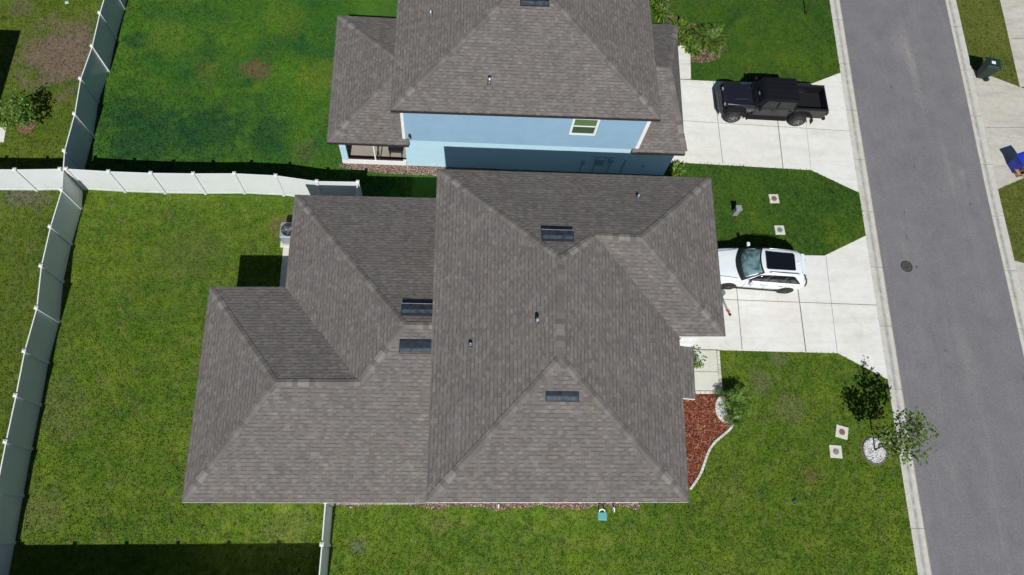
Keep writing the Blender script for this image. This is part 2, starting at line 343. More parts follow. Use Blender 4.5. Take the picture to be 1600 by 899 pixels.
gD = grass('lawn_grass_deep', (.015, .058, .014), (.034, .088, .012), (.072, .126, .013), (.11, .11, .03), .28, seed=5.0, blotch=.65)
gE = grass('lawn_grass_roadside', (.055, .082, .016), (.078, .098, .020), (.11, .13, .024), (.19, .14, .055), .5, seed=31.0)
FT = [(158.5, -32), (156, 20.7), (144, 72.7), (126, 123.3), (116.7, 178.3), (100.8, 236), (96.5, 297), (78.8, 354.6), (64.6, 416), (57.5, 481.5), (38.5, 549), (25, 618.3), (9.3, 690.5), (-6, 768), (-21, 846), (-37, 925)]
F1 = [Vector((Q(u, v, 1.83).x, Q(u, v, 1.83).y, 0)) for u, v in FT]
F1[0] = F1[1]+(F1[1]-F1[2]).normalized()*1.9+Vector((.1, 0, 0))
d0 = (F1[1]-F1[2]).normalized(); F1 = [F1[0]+Vector((-.02*k, 1.9*k, 0)) for k in range(9, 0, -1)]+F1
YF2 = 16.25; YN = 60; YS = -40; XM = 9.6; YD = 12.0
def fx(y):
    for a, b in zip(F1, F1[1:]):
        if a.y >= y >= b.y: return a.x+(b.x-a.x)*(a.y-y)/(a.y-b.y)
    return F1[0].x if y > F1[0].y else F1[-1].x
def side(y0, y1, fn, step=1.0):
    ys = np.linspace(y0, y1, max(2, int(abs(y1-y0)/step))); return [(fn(y), y) for y in ys]
polyA = [(XM, YD)]+[(XM, YF2)]+side(YF2, YS, fx)+side(YS, YD, gl)
polyB = [(XM, YF2)]+[(XM, YN)]+side(YN, YF2, fx)
polyC = side(YN, YS, fx)+[(-70, YS), (-70, YN)]
polyD = [(XM, YD)]+side(YD, YN, gl)+[(XM, YN)]
polyE = side(YS, YN, gr)+[(90, YN), (90, YS)]
LAWNS = []
for pl, m, nm in ((polyA, gA, 'lawn'), (polyB, gB, 'lawn'), (polyC, gC, 'lawn'), (polyD, gD, 'lawn'), (polyE, gE, 'lawn')):
    flat(nm, '', pl, 0.0, m); LAWNS.append((pl, m))
mb = MB(); mb.face([(-400, -400, -.16), (400, -400, -.16), (400, 400, -.16), (-400, 400, -.16)])
mb.build('ground', gC)['kind'] = 'structure'

# ------------------------------------------------------------------ driveways, walks
EXCL = []
def slab(name, poly, mat, z=.022, excl=True):
    if excl: EXCL.append([(p[0], p[1]) for p in poly])
    return flat(name, '', poly, z, mat, thick=.15)
def kerbpt(y, L, s): return Vector((yat(L, y)+s*(GW+.004), y, 0))
# own driveway
yA = Q(1352, 368.7).y; yB = Q(1388, 593).y
dA = [Vector((9.9, Q(1122, 397.5).y, 0)), Q(1288, 400)]+[kerbpt(y, RL, -1) for y in np.linspace(yA, yB, 6)]+[Q(1308.5, 552), Q(1122, 547.4), Vector((9.9, Q(1122, 547.4).y, 0))]
slab('driveway', dA, M['conc'])
yA2 = Q(1311.5, 114).y; yB2 = Q(1340.5, 301).y
dB = [Vector((9.9, Q(1064, 125).y, 0)), Q(1117, 127.5), Q(1269, 131)]+[kerbpt(y, RL, -1) for y in np.linspace(yA2, yB2, 6)]+[Q(1267, 266), Q(1072, 254.8), Vector((9.9, Q(1060, 254.5).y, 0))]
slab('driveway', dB, M['conc'])
walk1 = [Vector((9.2, Q(1085, 547.6).y, 0)), Q(1119, 547.6)+Vector((0, -.012, 0)), Q(1124.5, 611), Vector((9.2, Q(1085, 611).y, 0))]
slab('walkway', walk1, M['walk'])
walk2 = [Q(1055, 124), Q(1079.5, 124.3), Q(1078.5, 84), Q(1076, 75), Q(1070, 71.5), Q(1050, 71)]
slab('walkway', walk2, M['conc'])
# across the road
yR0 = Q(1519, 108).y; yR1 = Q(1561, 296).y
dR = [kerbpt(yR0, RR, 1), Q(1593, 136.5), Q(1604, 200)+Vector((9, 0, 0)), Q(1604, 278)+Vector((9, 0, 0)), Q(1604, 276.5)]+[kerbpt(yR1, RR, 1)]+[kerbpt(y, RR, 1) for y in np.linspace(yR1, yR0, 5)[1:-1]]
slab('driveway', dR, M['conc2'])
sw = [Q(1562, 0), Q(1593, 135.5)]; dsw = (sw[0]-sw[1]).normalized()
slab('pavement', [sw[1], sw[0]+dsw*20, sw[0]+dsw*20+Vector((1.55, 0, 0)), sw[1]+Vector((1.55, .02, 0))], M['conc2'])
dR2 = [Q(1586.5, 408), Q(1600, 415)+Vector((1.5, -.3, 0)), Q(1600, 520)+Vector((6, 0, 0)), kerbpt(Q(1620, 640).y, RR, 1), kerbpt(Q(1600, 500).y, RR, 1), kerbpt(Q(1586.5, 408).y, RR, 1)]
slab('driveway', dR2, M['conc2'])
mbj = {}
def joint(px0, px1, w=.03, z=.026, par='a'):
    a, b = Q(*px0), Q(*px1); d = (b-a).normalized(); nn = Vector((-d.y, d.x, 0))*w/2
    mbj.setdefault(par, MB()).face([(a+nn).to_tuple()[:2]+(z,), (a-nn).to_tuple()[:2]+(z,), (b-nn).to_tuple()[:2]+(z,), (b+nn).to_tuple()[:2]+(z,)])
for a, b, w, z in (((1146, 398.2), (1159.4, 547.6), .03, .026), ((1239.5, 399.2), (1259, 550.6), .045, .026), ((1290, 401), (1307.8, 551.6), .018, .026), ((1110, 467.8), (1369.5, 477.3), .025, .030),
             ((1114, 127.6), (1129.4, 256.8), .025, .026), ((1208, 130), (1223.3, 263.6), .04, .026), ((1252, 131.5), (1267, 265.6), .012, .026), ((1062, 189), (1326.5, 205.5), .02, .030),
             ((1085, 581), (1121.5, 581.6), .02, .026), ((1074, 545.8), (1122, 547), .03, .026), ((1062, 100.5), (1079, 101), .015, .026), ((1060, 124.5), (1080, 125), .03, .034),
             ((1541, 200), (1612, 199.5), .025, .026), ((1581, 61), (1616, 60), .03, .026)):
    joint(a, b, w, z)
mbj['a'].build('paving_joints', M['joint'])['kind'] = 'structure'
strip = [(fx(y)-.42-.1*math.sin(y*2.3), y) for y in np.linspace(Q(130, 130).y, 40, 30)]+[(fx(y)-.05, y) for y in np.linspace(40, Q(130, 130).y, 30)]
flat('soil_strip', '', strip, .006, M['soil'])
# concrete edging blocks of the walk
stone = island('edging_concrete', [(0, (.5, .48, .42)), (1, (.66, .64, .58))], .85)
def edging(label, pts, w=.12, h=.07, L=.22):
    mb = MB(); pts = [Vector(p) for p in pts]
    for a, b in zip(pts, pts[1:]):
        n_ = max(1, round((b-a).length/L)); d = (b-a)/n_; ang = math.atan2(d.y, d.x)
        for i in range(n_):
            c = a+d*(i+.5); mb.box((c.x, c.y, h/2-.02), (d.length-.012, w, h+.04), ang)
    o = mb.build('garden_edging', stone, bevel=.012, seg=1); tag(o, label, 'edging', 'pale garden edgings of the front bed'); return o
edging('straight pale concrete block edging along the front walkway beside the lawn', [Q(1121.5, 548.5), Q(1126.5, 614)])
edging('short pale block edging between the front walkway and the red mulch bed', [Q(1086, 613.5), Q(1124, 613.8)], h=.06)
curve = [Q(*p) for p in ((1145.5, 662), (1140, 671), (1132, 678), (1124, 684.5), (1116, 691.5), (1109, 701), (1104, 712), (1100, 724), (1096, 736), (1091, 746), (1085, 755), (1078, 765))]
edging('white concrete edging curving along the red mulch bed beside the lawn', curve, .11, .08, .17)
ringpts = [Q(*p) for p in ((1127.5, 618), (1122, 624), (1118.6, 632), (1118.5, 641), (1121.5, 650), (1127, 656.5), (1134, 659.5), (1141, 660))]
edging('pale scalloped edging around the white stones of the palm', ringpts, .10, .07, .16)

# ------------------------------------------------------------------ loose ground cover
def scatter(poly, density, size, name, mat, z=.02, flatn=.35, excl=(), irr=0.5, long=1.0):
    xs = [p[0] for p in poly]; ys = [p[1] for p in poly]; x0, x1, y0, y1 = min(xs), max(xs), min(ys), max(ys)
    N = int((x1-x0)*(y1-y0)*density); px = rng.uniform(x0, x1, N); py = rng.uniform(y0, y1, N); ok = inside(px, py, poly)
    for e in excl: ok &= ~inside(px, py, e)
    px, py = px[ok], py[ok]; V = []; F = []
    base = np.array([(1, 0, 0), (0, 1, 0), (-1, 0, 0), (0, -1, 0), (0, 0, 1), (0, 0, -1)], float)
    tri = [(0, 1, 4), (1, 2, 4), (2, 3, 4), (3, 0, 4), (1, 0, 5), (2, 1, 5), (3, 2, 5), (0, 3, 5)]
    for x, y in zip(px, py):
        s = size*(1+rng.uniform(-irr, irr)); a = rng.uniform(0, 6.3); b = base*rng.uniform(.75, 1.2, (6, 1))*np.array([s*long, s/long if long > 1 else s*rng.uniform(.6, 1), s*flatn])
        tl = rng.uniform(-.4, .4); b[:, 2] += b[:, 0]*tl
        ca, sa = math.cos(a), math.sin(a); bx = b[:, 0]*ca-b[:, 1]*sa+x; by = b[:, 0]*sa+b[:, 1]*ca+y; n0 = len(V)
        V += list(zip(bx, by, b[:, 2]+z)); F += [(i+n0, j+n0, k+n0) for i, j, k in tri]
    me = bpy.data.meshes.new(name); me.from_pydata(V, [], F); me.materials.append(mat)
    o = bpy.data.objects.new(name, me); C.objects.link(o); o['kind'] = 'stuff'; return o
whst = island('white_stones', [(0, (.28, .28, .29)), (.3, (.55, .55, .54)), (1, (.78, .78, .76))], .8, .3, 20)
redm = island('red_mulch_chips', [(0, (.07, .018, .012)), (.4, (.21, .058, .032)), (.8, (.31, .105, .06)), (1, (.46, .25, .16))], .9, .2, 30)
pinkm = island('pink_gravel', [(0, (.08, .055, .042)), (.4, (.20, .13, .10)), (.8, (.31, .23, .18)), (1, (.52, .46, .40))], .9, .2, 30)
redb = mulch_base('red_mulch', (.07, .02, .014), (.18, .055, .03), (.27, .105, .06)); pinkb = mulch_base('brown_gravel', (.09, .055, .04), (.2, .12, .09), (.32, .22, .17))
bed = [Vector((8.2, Q(1070, 616).y, 0)), Q(1126, 615.5), Q(1119, 625), Q(1117.5, 641), Q(1122, 654), Q(1134, 662), Q(1143, 664)]+curve[1:]+[Vector((8.2, Q(1078, 775).y, 0))]
flat('mulch_bed', '', bed, .012, redb); EXCL.append([(p[0], p[1]) for p in bed])
tag(scatter(bed, 520, .035, 'red_mulch', redm, .022, .3, long=1.6), 'red wood mulch chips filling the front bed', 'mulch')
ring = ringpts+[Q(1150, 655), Q(1150, 615), Q(1138, 610)]
flat('stone_bed', '', ring, .014, M['soil']); EXCL.append([(p[0], p[1]) for p in ring])
tag(scatter(ring, 700, .04, 'white_stones', whst, .03, .6), 'white stones in the ring around the palm', 'stones')
def circ(c, rx, ry=None, n=28, wob=.0): 
    ry = ry or rx; return [(c.x+rx*math.cos(2*math.pi*k/n)*(1+wob*math.sin(3*k)), c.y+ry*math.sin(2*math.pi*k/n)*(1+wob*math.cos(2*k))) for k in range(n)]
tc = Q(1366, 704.5); tring = circ(tc, .50, .54)
flat('soil_ring', '', circ(tc, .62, .66, wob=.06), .006, plain('dry_soil', (.13, .125, .07), .95, var=.4, scale=6)); flat('stone_bed', '', tring, .014, M['soil'])
EXCL.append(circ(tc, .64))
tag(scatter(tring, 900, .04, 'white_stones', whst, .03, .55), 'round patch of white stones at the foot of the street tree', 'stones')
mbr = MB(); k = 26
for i in range(k):
    a = 2*math.pi*i/k; mbr.box((tc.x+.53*math.cos(a), tc.y+.57*math.sin(a), .03), (.1, .03, .08), a+math.pi/2)
tag(mbr.build('edging_ring', plain('dark_edging', (.20, .21, .23), .7), bevel=.01, seg=1), 'dark low ring edging around white stones at the street tree', 'edging')
gravN = [Vector(Q(536, 258)), Q(700, 263.5), Q(700, 276), Q(598, 273), Q(575, 271), Q(540, 263)]
gravN = [(-5.5, 18.22), (2.0, 18.22), (2.0, 17.72), (-3.4, 17.72), (-4.4, 17.86), (-5.6, 18.0)]
flat('gravel_bed', '', gravN, .010, pinkb); EXCL.append(gravN)
tag(scatter(gravN, 900, .032, 'brown_gravel', pinkm, .02, .5), 'pinkish brown gravel along the foot of the blue house', 'gravel')
yS0 = 2.6; gravS = [(-5.0, 2.9)]+[(x, Q(700, 794).y+.07*math.sin(x*2.1)+.05*math.sin(x*5.3)+(.12 if x < -1 else 0)) for x in np.arange(-4.9, 8.2, .35)]+[(8.2, 2.9)]
gravS2 = [(x, y-.0) for x, y in gravS]
flat('gravel_bed', '', gravS, .010, pinkb); EXCL.append(gravS)
tag(scatter(gravS, 650, .03, 'side_gravel', pinkm, .02, .5), 'narrow strip of pinkish gravel under the south eave', 'gravel')
sandp = [(-4.95, 2.88), (-4.95, 2.32), (-1.2, 2.34), (-1.2, 2.88)]
flat('sand_bed', '', sandp, .016, plain('pale_sand', (.36, .33, .27), .95, var=.35, scale=9))
whs = [(-4.6, 2.9), (-4.5, 2.28), (-1, 2.28), (-1, 2.9)]
# bed of the blue house front garden
bedN = [Q(*p) for p in ((1060, 70), (1076, 72), (1081, 97), (1100, 99), (1118, 94), (1132, 78), (1128, 50), (1100, 40), (1070, 36), (1048, 22), (1044, -8), (1020, -8))]
flat('mulch_bed', '', bedN, .008, mulch_base('brown_mulch', (.06, .04, .025), (.13, .08, .055), (.22, .15, .11))); EXCL.append([(p[0], p[1]) for p in bedN])
tag(scatter(bedN, 380, .035, 'brown_mulch', island('brown_bark_chips', [(0, (.06, .04, .025)), (.5, (.17, .11, .075)), (1, (.36, .27, .2))]), .02, .35, long=1.5), 'light brown mulch under the front plants of the blue house', 'mulch')
t2c = Q(41, 199); flat('mulch_ring', '', circ(t2c, .42, .38, wob=.12), .006, mulch_base('orange_mulch', (.10, .05, .025), (.2, .11, .06), (.3, .2, .12))); EXCL.append(circ(t2c, .35))
tag(scatter(circ(t2c, .38), 500, .03, 'ring_mulch', island('tan_chips', [(0, (.15, .08, .05)), (1, (.33, .2, .13))]), .015, .35, long=1.5), 'tan mulch ring under the small left tree', 'mulch')

# ------------------------------------------------------------------ roofs and houses
def uvface(mb, pts):
    pts = [Vector(p) for p in pts]; nn = Vector((0, 0, 0))
    for i in range(len(pts)): nn += pts[i-1].cross(pts[i])
    nn.normalize()
    if nn.z < 0: nn = -nn; pts = pts[::-1]
    t = Vector((0, 0, 1)).cross(nn)
    if t.length < 1e-4: t = Vector((1, 0, 0))
    t.normalize(); s_ = nn.cross(t)
    off = 50+random.random()*7
    z0 = min(p.dot(s_) for p in pts)
    mb.face(pts, [(p.dot(t)+off, p.dot(s_)-z0+5*.143) for p in pts])
def mk_roof(parent, faces, loop, fascia_mat, caps, fh=.17, name='roof'):
    mb = MB()
    for f in faces: uvface(mb, f)
    ro = mb.build(name, M['shingle'], parent, fix=False)
    fb = MB(); L = [Vector(p) for p in loop]
    cen = sum(L, Vector())/len(L)
    for a, b in zip(L, L[1:]+L[:1]):
        if (b-a).length < .01: continue
        d = (b-a).normalized(); nn = Vector((d.y, -d.x, 0))
        fb.face([a+Vector((0, 0, -.004)), b+Vector((0, 0, -.004)), b-Vector((0, 0, fh)), a-Vector((0, 0, fh))])
    fb.build('fascia', fascia_mat, ro, fix=False)
    sb = MB(); sb.face([p-Vector((0, 0, fh-.01)) for p in L]); sb.build('soffit', M['trim'], ro, fix=False)
    for a, b, up in caps:
        cb = MB(); a, b = Vector(a), Vector(b)
        if abs(b.z-a.z) > .05: a = a+(b-a).normalized()*.14
        d = b-a; n_ = max(1, int(d.length/.2)); dn = d.normalized()
        sd = Vector((0, 0, 1)).cross(dn).normalized(); drop = up
        for i in range(n_):
            p0 = a+d*(i/n_); p1 = a+d*((i+1.12)/n_)
            w = .14*random.uniform(.95, 1.05)
            r0 = Vector((0, 0, .034)); r1 = Vector((0, 0, .016))
            dr = Vector((0, 0, -w*drop))
            vs = [p0+r0, p0+sd*w+dr+r0, p0-sd*w+dr+r0, p1+r1, p1+sd*w+dr+r1, p1-sd*w+dr+r1]
            vs += [v-Vector((0, 0, .05)) for v in vs]
            cb.raw(vs, [(0, 1, 4, 3), (2, 0, 3, 5), (0, 6, 7, 1), (0, 2, 8, 6), (1, 7, 10, 4), (2, 5, 11, 8)])
        cb.build('ridge_cap', M['cap'], ro, fix=False)
    return ro
def ridge_vent(parent, px0, px1, z, hgt=.13, s='N', slope=.35):
    """low box vent: dark sheet metal with a raised lip facing the eave. px0 = left px, px1 = right px of centre line"""
    a, b = Q(px0[0], px0[1], z), Q(px1[0], px1[1], z); c = (a+b)/2; L = (b-a).length; ang = math.atan2((b-a).y, (b-a).x)
    sg = 1 if s == 'N' else -1
    # vent profile in (down-slope distance, height) : curved hood
    D = .5; prof = [(-D*.55, .02), (-D*.4, .05), (-.02, .10), (D*.28, .135), (D*.42, .15), (D*.45, .145), (D*.45, .06), (D*.38, .0)]
    mb = MB(); vs = []
    for sx in (-.5, .5):
        for dd, hh in prof: vs.append((c.x+math.cos(ang)*sx*L-math.sin(ang)*sg*dd, c.y+math.sin(ang)*sx*L+math.cos(ang)*sg*dd, c.z-slope*dd+hh))
    n_ = len(prof); mb.raw(vs, [(i, i+1, n_+i+1, n_+i) for i in range(n_-1)]+[tuple(range(n_)), tuple(range(n_, 2*n_))[::-1]])
    o = mb.build('ridge_vent', M['metal'], parent, bevel=.008, seg=1)
    lp = MB(); dd = D*.47; q0 = (c.x-math.cos(ang)*L*.51-math.sin(ang)*sg*dd, c.y-math.sin(ang)*L*.51+math.cos(ang)*sg*dd, c.z-slope*dd+.155)
    q1 = (c.x+math.cos(ang)*L*.51-math.sin(ang)*sg*dd, c.y+math.sin(ang)*L*.51+math.cos(ang)*sg*dd, c.z-slope*dd+.155)
    lp.tube([q0, q1], .013 if s == 'N' else .007, 6); lp.build('lip', M['galv'] if s == 'N' else M['black'], o)
    rb = MB(); ux, uy = math.cos(ang), math.sin(ang); d0_, d1_ = (-.17, -.02) if s == 'N' else (.05, .19)
    h_ = lambda q: np.interp(q, [pp_[0] for pp_ in prof[:5]], [pp_[1] for pp_ in prof[:5]])+.008
    rb.face([(c.x+ux*sx*L-uy*sg*dd, c.y+uy*sx*L+ux*sg*dd, c.z-slope*dd+h_(dd)) for sx, dd in ((-.47, d0_), (.47, d0_), (.47, d1_), (-.47, d1_))])
    rb.build('vent_sheet', M['metal2'], o)  # paler band: upslope half on north vents, downslope half on south ones
    return o
def vent_pipe(parent, px, z, r=.04, h=.16, flash=.14, mat='galv', hood=False):
    p = Q(px[0], px[1], z); mb = MB(); mb.lathe([(r*1.7, -.08), (r*1.25, .06), (r, .08), (r, h), (r*.7, h), (r*.7, h-.05)], 16, p)
    if hood: mb.lathe([(r*1.7, h+.02), (r*1.7, h+.10), (r*.5, h+.15)], 16, p)
    o = mb.build('vent_pipe', M[mat], parent, smooth=False, bevel=.004, seg=1)
    fl = MB(); fl.box(p+Vector((0, 0, .012)), (flash, flash*1.2, .006), 0, 1, Matrix.Rotation(math.radians(19), 3, hood_ax(parent, px))); fl.build('flashing', M['metal'], o); return o
def hood_ax(parent, px): return 'Y' if 640 < px[0] < 960 and 300 < px[1] < 600 else 'X'

ZM, ZR, ZG = 5.5, 7.1, 6.7
own = thing('brown_roof_house', 'large white stuccoed house with brown shingle hip roofs in the middle', 'house', (4, 8.5, 0))
def rel(o, p): return p
own.location = (0, 0, 0)
NW, NE, GSE, INN, SE_, SW_ = Q(683, 264, ZM), Q(1111.5, 278, ZM), Q(1134, 526, ZM), Q(1061.5, 526, ZM), Q(1077, 785, ZM), Q(666, 785, ZM)
R1, R2, G1, G2 = Q(877, 405, ZR), Q(875.5, 560, ZR), Q(930, 368, ZG), Q(1003, 372, ZG)
B1, B2, B3 = Q(1083, 543, 5.32), Q(1087, 624, 5.32), Q(1068, 624, ZM)
def on_eave(y): t = (y-INN.y)/(SE_.y-INN.y); return INN+(SE_-INN)*t
e1 = on_eave(B1.y); e2 = on_eave(B2.y)
faces = [[NW, SW_, R2, R1], [NW, R1, G1, G2, NE], [NE, G2, GSE], [GSE, G2, G1, INN], [INN, G1, R1, R2, SE_, e2, e1], [SW_, SE_, R2]]
caps = [(NW, R1, .25), (R2, R1, .35), (SW_, R2, .25), (SE_, R2, .25), (G1, R1, .25), (NE, G2, .25), (GSE, G2, .25), (G1, G2, .35)]
ro = mk_roof(own, faces, [NW, NE, GSE, INN, e1, e2, SE_, SW_], M['trim'], caps)
# shallow bump of the roof over the entry, same slope carried further out
ent = MB(); z3 = Vector((0, 0, .003)); uvface(ent, [e1+z3, B1, B2, e2+z3]); eo = ent.build('entry_roof', M['shingle'], own, fix=False)
fb = MB(); dz = Vector((0, 0, -.17))
for a, b in ((e1, B1), (B1, B2), (B2, e2)): fb.face([a, b, b+dz, a+dz])
fb.face([e1+dz, B1+dz, B2+dz, e2+dz]); fb.build('fascia', M['trim'], eo, fix=False)
# valley metal edge
for px0, px1, z, s in (((846, 368.5), (896, 370), 6.80, 'N'), ((852, 617.5), (904, 618.5), 6.62, 'S')): ridge_vent(ro, px0, px1, z, s=s, slope=.35)
vent_pipe(ro, (997, 308), 6.0); vent_pipe(ro, (839, 502.5), 6.95, .042, .14, hood=True); vent_pipe(ro, (735, 539), 6.1, .045, .14, .16, 'galv')
# wing
ZW, ZW1, ZW2 = 2.9, 4.35, 5.08
a_, c_, d_, e_ = Q(460.5, 304.5, ZW), Q(445.5, 448.3, ZW), Q(327.5, 448.3, ZW), Q(283.5, 785.3, ZW)
XW = -.34
r1, r2, r3 = Q(430, 598, ZW1), Q(562, 597.5, ZW1), Q(632, 508, ZW2); r4 = Vector((XW, r3.y, ZW2)); ne = Vector((XW, Q(679.7, 309.3, ZW).y, ZW)); se = Vector((XW, Q(670, 786, ZW).y, ZW))
wro = mk_roof(own, [[d_, e_, r1], [e_, se, r4, r3, r2, r1], [d_, r1, r2, c_], [c_, r2, r3, a_], [a_, r3, r4, ne]], [a_, ne, se, e_, d_, c_], M['trim'],
              [(d_, r1, .28), (e_, r1, .28), (r1, r2, .35), (r2, r3, .28), (a_, r3, .28), (r3, r4, .35)])
ridge_vent(wro, (627, 484), (677, 485), 4.92, s='N'); ridge_vent(wro, (624, 543.5), (676, 544), 4.84, s='S')
wb = MB(); wb.prism([(NW.x+.4, NW.y-.4), (NE.x-.45, NE.y-.4), (GSE.x-.42, GSE.y+.4), (INN.x-.4, INN.y+.4), (SE_.x-.4, SE_.y+.4), (SW_.x+.4, SW_.y+.4)], -.1, ZM-.165)
wb.build('wall', M['white'], own)
wb = MB(); wb.prism([(a_.x+.4, a_.y-.4), (XW-.01, ne.y-.4), (XW-.01, se.y+.4), (e_.x+.4, e_.y+.4), (d_.x+.4, d_.y-.4), (c_.x+.4, c_.y-.4)], -.1, ZW-.165)
wb.build('wing_wall', M['white'], own)
wb = MB(); wb.prism([(INN.x-.41, e1.y-.35), (e1.x+.15, e1.y-.35), (e2.x+.15, e2.y+.35), (INN.x-.41, e2.y+.35)], -.1, 5.12); wb.build('entry_wall', M['white'], own)
def garage(parent, x, y0, y1, z1=2.2):
    mb = MB(); n_ = 4
    for i in range(n_): mb.box((x+.03, (y0+y1)/2, .06+(i+.5)*(z1-.06)/n_), (.05, y1-y0, (z1-.06)/n_-.02))
    mb.build('garage_door', M['trim'], parent, bevel=.01)
garage(own, NE.x-.44, GSE.y+1.0, NE.y-1.6)
db = MB(); db.box((e1.x+.17, (e1.y+e2.y)/2, 1.05), (.05, .95, 2.1)); do_ = db.build('front_door', plain('door_grey', (.10, .12, .14), .5), own, bevel=.01)
db = MB(); db.tube([(e1.x+.22, (e1.y+e2.y)/2-.36, 1.0), (e1.x+.22, (e1.y+e2.y)/2-.36, 1.14)], .02, 8); db.build('door_handle', M['galv'], do_)
# windows on hidden faces, seen when the view moves
def window(parent, c, w, h, axis, frame=M['trim'], sash=True):
    """axis: outward normal '+x','-x','-y'"""
    c = Vector(c); nrm = {'+x': Vector((1, 0, 0)), '-x': Vector((-1, 0, 0)), '-y': Vector((0, -1, 0))}[axis]; t = Vector((0, 0, 1)).cross(nrm)
    def bx(mb, u, z, du, dz, dd, off):
        p = c+t*u+Vector((0, 0, z))+nrm*off; d = (dd, du, dz) if axis != '-y' else (du, dd, dz); mb.box(p, d)
    fw = .1; mb = MB()
    for u in (-1, 1): bx(mb, u*(w/2-fw/2), 0, fw, h, .06, .03)
    for z in (-1, 1): bx(mb, 0, z*(h/2-fw/2), w-2*fw-.004, fw, .06, .03)
    if sash: bx(mb, 0, .0, w-2*fw-.004, .045, .04, .025)
    o = mb.build('window', frame, parent)
    p = MB(); bx(p, 0, 0, w-2*fw, h-2*fw, .02, .008); p.build('pane', M['window'], o)
    if sash:
        p = MB(); bx(p, 0, -h/4+.02, w-2*fw-.01, h/2-fw-.05, .004, .022); p.build('screen', M['screen'], o)
    return o
t = NT('window_glass'); t.out((.10, .20, .07, 1), .12, 0, .6); M['window'] = t.m; M['screen'] = plain('insect_screen', (.05, .085, .045), .6)
for x, z in ((1.5, 4.1), (4.8, 4.1), (7.0, 1.5), (1.8, 1.5)): window(own, (x, SW_.y+.4, z), 1.0, 1.3, '-y')
window(own, (-4.0, se.y+.41, 1.5), 1.2, 1.2, '-y')
window(own, (GSE.x-.42, 10.3, 4.1), 1.4, 1.2, '+x')

# blue house
ZB, ZL = 5.0, 2.35
blue = thing('blue_house', 'two storey blue house with brown shingle roof and screened porch', 'house')
bSW, bSE = Q(610, 172.6, ZB), Q(1033, 187, ZB); hw = (bSE.x-bSW.x)/2; bx0, bx1 = Q(619, 0, ZB).x, bSE.x+.1
YTOP = bSW.y+13.5
bNW, bNE = Vector((bSW.x+.0, YTOP, ZB)), Vector((bSE.x+.0, YTOP, ZB)); zt = ZB+.35*hw; mx = (bSW.x+bSE.x)/2
P1, P2 = Vector((mx, bSW.y+hw, zt)), Vector((mx, YTOP-hw, zt))
bro = mk_roof(blue, [[bSW, bSE, P1], [bSE, bNE, P2, P1], [bNE, bNW, P2], [bNW, bSW, P1, P2]], [bSW, bSE, bNE, bNW], M['brownf'], [(bSW, P1, .25), (bSE, P1, .25), (bNE, P2, .25), (bNW, P2, .25), (P1, P2, .35)])
vent_pipe(bro, (764.5, 130), 5.95, .042, .2, .16, hood=True); vent_pipe(bro, (673, 21), 5.75, .05, .12)
ridge_vent(bro, (813, 2.5), (858, 4), 6.78, s='S')
YB = 18.2; XL, XR = -2.38, 8.59
ub = MB(); ub.prism([(XL, YB), (XR, YB), (XR, YTOP-.4), (XL, YTOP-.4)], 2.30, ZB-.165); ub.build('upper_wall', M['siding'], blue)
# white corner boards and window
cb = MB(); cb.box((XL+.06, YB-.012, 3.55), (.13, .03, 2.5)); cb.build('corner_board', M['trim'], blue)
cb = MB(); cb.box((XR-.08, YB-.012, 3.55), (.17, .03, 2.5)); cb.build('corner_board', M['trim'], blue)
window(blue, (5.72, YB, 4.05), 1.2, 1.32, '-y')
lb = MB(); lb.prism([(-2.30, YB+.02), (10.48, YB+.02), (10.48, YB+6.9), (8.5, YB+6.9), (8.5, YB+12), (-2.30, YB+12)], -.1, 2.295); lb.build('lower_wall', M['stucco'], blue)
# west porch roof
w1, w2, w3 = Q(527, 24, ZL), Q(510, 222.5, ZL), Q(639, 227, ZL)
hy = (w1.y-w2.y)/2; sl_ = .33; wx = XL
zw = ZL+sl_*(YB-w2.y); ap = Vector((min(w2.x+hy, wx-.01), (w1.y+w2.y)/2, ZL+sl_*min(hy, wx-w2.x)))
zap = ap.z; wN = Vector((wx-.01, w1.y, ZL)); wS = Vector((wx-.01, w2.y, ZL))
pk = Vector((wx-.01, ap.y, zap))
pro = mk_roof(blue, [[w1, w2, ap], [w2, w3, Vector((w3.x, YB-.005, zw)), Vector((wx-.01, YB-.005, zw)), pk, ap] if False else [w2, wS, pk, ap], [w1, ap, pk, wN],
               [wS, w3, Vector((w3.x, YB-.005, zw)), Vector((wx-.01, YB-.005, zw))]], [w1, wN, wS+Vector((0, 0, 0)), w3, w2] if False else [w1, w2, wS, w3, Vector((w3.x, YB-.005, ZL)), Vector((wx, YB-.005, ZL)), wN], M['brownf'],
               [(w1, ap, .25), (w2, ap, .25)], name='porch_roof')
g = MB(); g.face([w3, Vector((w3.x, YB-.005, ZL)), Vector((w3.x, YB-.005, zw))]); g.build('gable_end', M['brownf'], pro, fix=False)
# east lower roof
s1, s2, n2 = Q(988, 239, ZL), Q(1071, 241, ZL), Q(1057, 39, ZL)
ym = (s2.y+n2.y)/2; zE = 3.45
for _ in range(20): zE += (Q(1045, 107, zE).y-ym)*.5
zE = min(max(zE, 3.0), 4.2); sl2 = (zE-ZL)/(ym-s2.y); re = Vector((Q(1045, 107, zE).x, ym, zE)); rw_ = Vector((XR+.01, ym, zE)); zs = ZL+sl2*(YB-s2.y); sw_ = Vector((XR+.01, s2.y, ZL)); nw_ = Vector((XR+.01, n2.y, ZL))
ero = mk_roof(blue, [[s2, n2, re], [sw_, s2, re, rw_], [nw_, rw_, re, n2], [s1, sw_, Vector((XR+.01, YB-.005, zs)), Vector((s1.x, YB-.005, zs))]],
              [s1, s2, n2, nw_, Vector((XR+.01, YB-.005, ZL)), Vector((s1.x, YB-.005, ZL))], M['brownf'], [(s2, re, .2), (n2, re, .2), (re, rw_, .3)], name='garage_roof')
